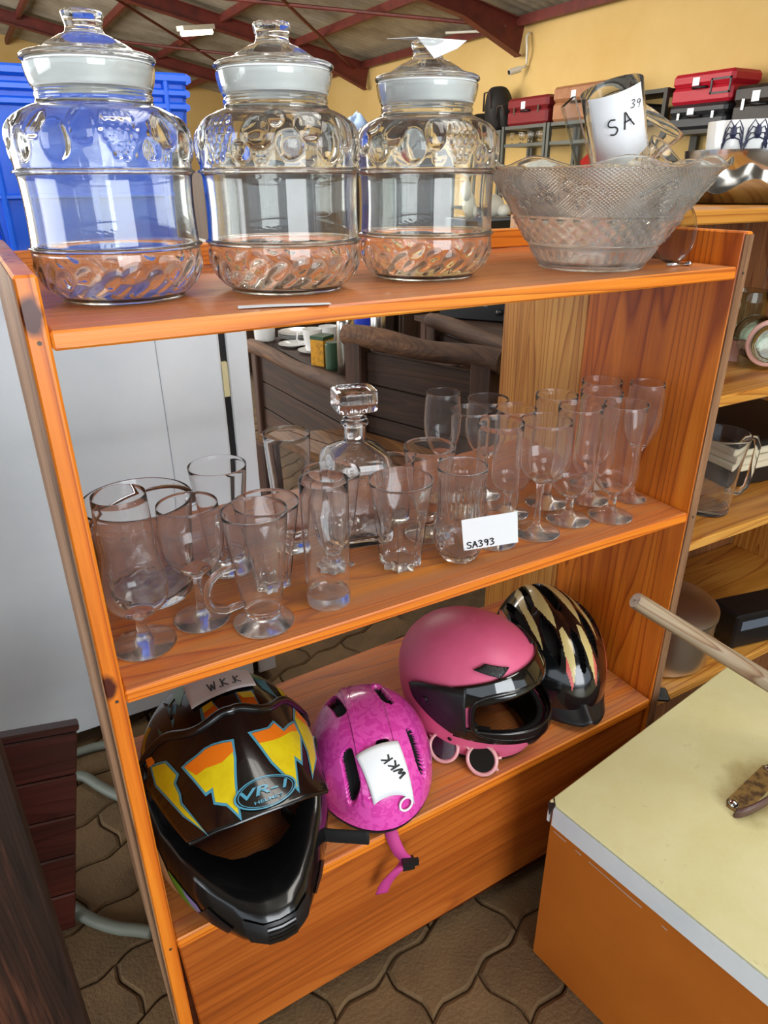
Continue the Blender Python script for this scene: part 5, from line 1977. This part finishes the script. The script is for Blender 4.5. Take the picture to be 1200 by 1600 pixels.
mb.build('bowl_body', 'striped_steel', sbw, smooth=True, angle=60)
smg = thing('spider_mug', 'white ceramic pot painted with dark spiders inside the steel bowl', 'pot', (1.47, .36, 1.343))
MB().lathe([(0, 0), (.070, 0), (.074, .006), (.088, .10), (.0905, .147), (.0875, .147), (.084, .10), (.068, .01), (0, .008)], 64).build('pot_body', 'china_white', smg, smooth=True, angle=50)
mat('spider_ink', '#1d2040', .5)
for a0 in (-2.92, -2.40, -2.02):
    mb = MB()
    R_ = .0893
    def on(a, z, o_=.0008):
        return Vector(((R_ + o_) * math.cos(a), (R_ + o_) * math.sin(a), z))
    mb.tube([on(a0, .136), on(a0, .130), on(a0, .120), on(a0, .112)], [.003, .006, .007, .003], 8)
    for s_ in (-1, 1):
        for q in range(4):
            z0 = .134 - q * .006
            mb.tube([on(a0, z0), on(a0 + s_ * (.10 + .02 * q), z0 + .012 - q * .006), on(a0 + s_ * (.20 + .02 * q), z0 - .004 - q * .008), on(a0 + s_ * (.22), z0 - .02 - q * .006)], .0014, 5)
    mb.build('spider_drawing', 'spider_ink', smg)
# shelf with clip jars
glass('pale_glass', '#f2f7f0')
mat('pink_rubber', '#d9a79a', .5)
clip = thing('clip_jar', 'glass preserving jar with pink rubber ring lying on its side', 'jar', (1.60, .34, 1.030), axis_rot((-.62, -.78, .05)))
MB().lathe(hollow([(.042, 0, 0), (.046, .002), (.052, .012), (.053, .09), (.047, .108), (.042, .114), (.042, .125)], .003, .004), 56).build('jar_body', 'pale_glass', clip, smooth=True, angle=50)
MB().lathe([(.043, .116), (.052, .116), (.054, .119), (.052, .122), (.043, .122)], 48).build('rubber_ring', 'pink_rubber', clip, smooth=True, angle=60)
MB().lathe(spline([(0, .1265), (.040, .1265, 0), (.043, .128), (.043, .134), (.036, .137), (.034, .132), (0, .131)], 3), 48).build('lid', 'pale_glass', clip, smooth=True, angle=50)
tag(MB().box((-.012, -.03, 0), (.012, .03, .050)).build('jar_wedge', 'pink_rubber', None, loc=(1.53, .36, .9745), rot=(0, 0, .6)), 'small pink block under the preserving jar', 'block')
lathed('glass_jar', hollow([(.045, 0, 0), (.048, .002), (.050, .01), (.052, .14)], .003, .008), 'pale_glass', 'plain glass standing behind the preserving jar', 'glass', (1.72, .46, .9745))
# shelf with the pitcher and a pile of trays
pit = thing('glass_pitcher', 'clear glass pitcher with handle on the second bookcase', 'pitcher', (1.425, .255, .6325), (0, 0, math.radians(-15)))
mb = MB().lathe(hollow([(.050, 0, 0), (.053, .002), (.054, .012), (.056, .05), (.060, .12), (.066, .175), (.070, .200)], .0032, .014), 72)
for v in mb.v:
    k = max(0, (v.z - .14) / .06)
    a = math.atan2(v.y, v.x)
    w_ = math.exp(-((abs(a) - PI) / .35) ** 2)
    v.x -= .026 * k * k * w_
    v.z += .014 * k * w_
mb.build('pitcher_body', 'clear_glass', pit, smooth=True, angle=50)
MB().tube([(.062, 0, .165), (.080, 0, .180), (.105, 0, .178), (.116, 0, .155), (.114, 0, .09), (.108, 0, .05), (.090, 0, .034), (.068, 0, .040), (.056, 0, .046)], [.007, .007, .007, .0075, .0075, .007, .007, .008, .009], 12).build('handle', 'clear_glass', pit, smooth=True)
mat('tray_cream', '#d8cdb0', .6)
mat('tray_black', '#141313', .4)
for k in range(5):
    m_k = 'tray_black' if k in (0, 4) else 'tray_cream'
    o = board('tray', (-.20, -.14, 0), (.20, .14, .020 if k else .045), m_k, None, .004, (1.80, .42, .6325 + (0 if k == 0 else .0455 + (k - 1) * .0205)), (0, 0, -.12 + .03 * (k % 3)))
    tag(o, ('thick black tray at the bottom of the tray pile', 'lowest cream tray just above the thick black tray', 'middle cream tray of the tray pile', 'upper cream tray under the black one', 'thin black tray on top of the tray pile')[k] + ' behind the pitcher', 'tray', 'trays behind the pitcher')
# bottom shelf: lidded pot, black radio, pan handle
pt_ = thing('cooking_pot', 'aluminium cooking pot with black-handled lid on the bottom shelf', 'pot', (1.405, .312, .1805), (0, 0, .5))
pt_.scale = (1.22, 1.22, 1.22)
mat('aluminium', '#e0dcd4', .30, metal=1)
MB().lathe([(0, 0), (.110, 0), (.118, .006), (.119, .115), (.122, .117), (.122, .120), (.115, .120), (.114, .008), (0, .006)], 64).build('pot_body', 'aluminium', pt_, smooth=True, angle=40)
pl_ = MB().lathe([(0, .1215), (.121, .1215), (.122, .126), (.112, .131), (.06, .142), (.02, .146), (0, .1465)], 64).build('lid', 'aluminium', pt_, smooth=True, angle=50)
MB().tube([(-.055, 0, .142), (-.045, 0, .162), (.045, 0, .162), (.055, 0, .142)], .0075, 8).build('lid_handle', 'satin_black', pl_, smooth=True)
rdo = thing('radio', 'black portable radio beside the cooking pot', 'radio', (1.70, .22, .1805), (0, 0, -.2))
board('casing', (-.11, -.05, 0), (.11, .05, .11), 'appliance_black', rdo, .006)
MB().box((-.09, -.051, .06), (.05, -.0502, .09)).build('dial', 'box_grey', rdo)
pnh = thing('pan_handle', 'black pan handle poking past the orange bookcase', 'pan', (1.18, .20, .1805), (0, 0, math.radians(-35)))
board('handle_grip', (-.02, -.024, .004), (.105, .024, .020), 'satin_black', pnh, .006)
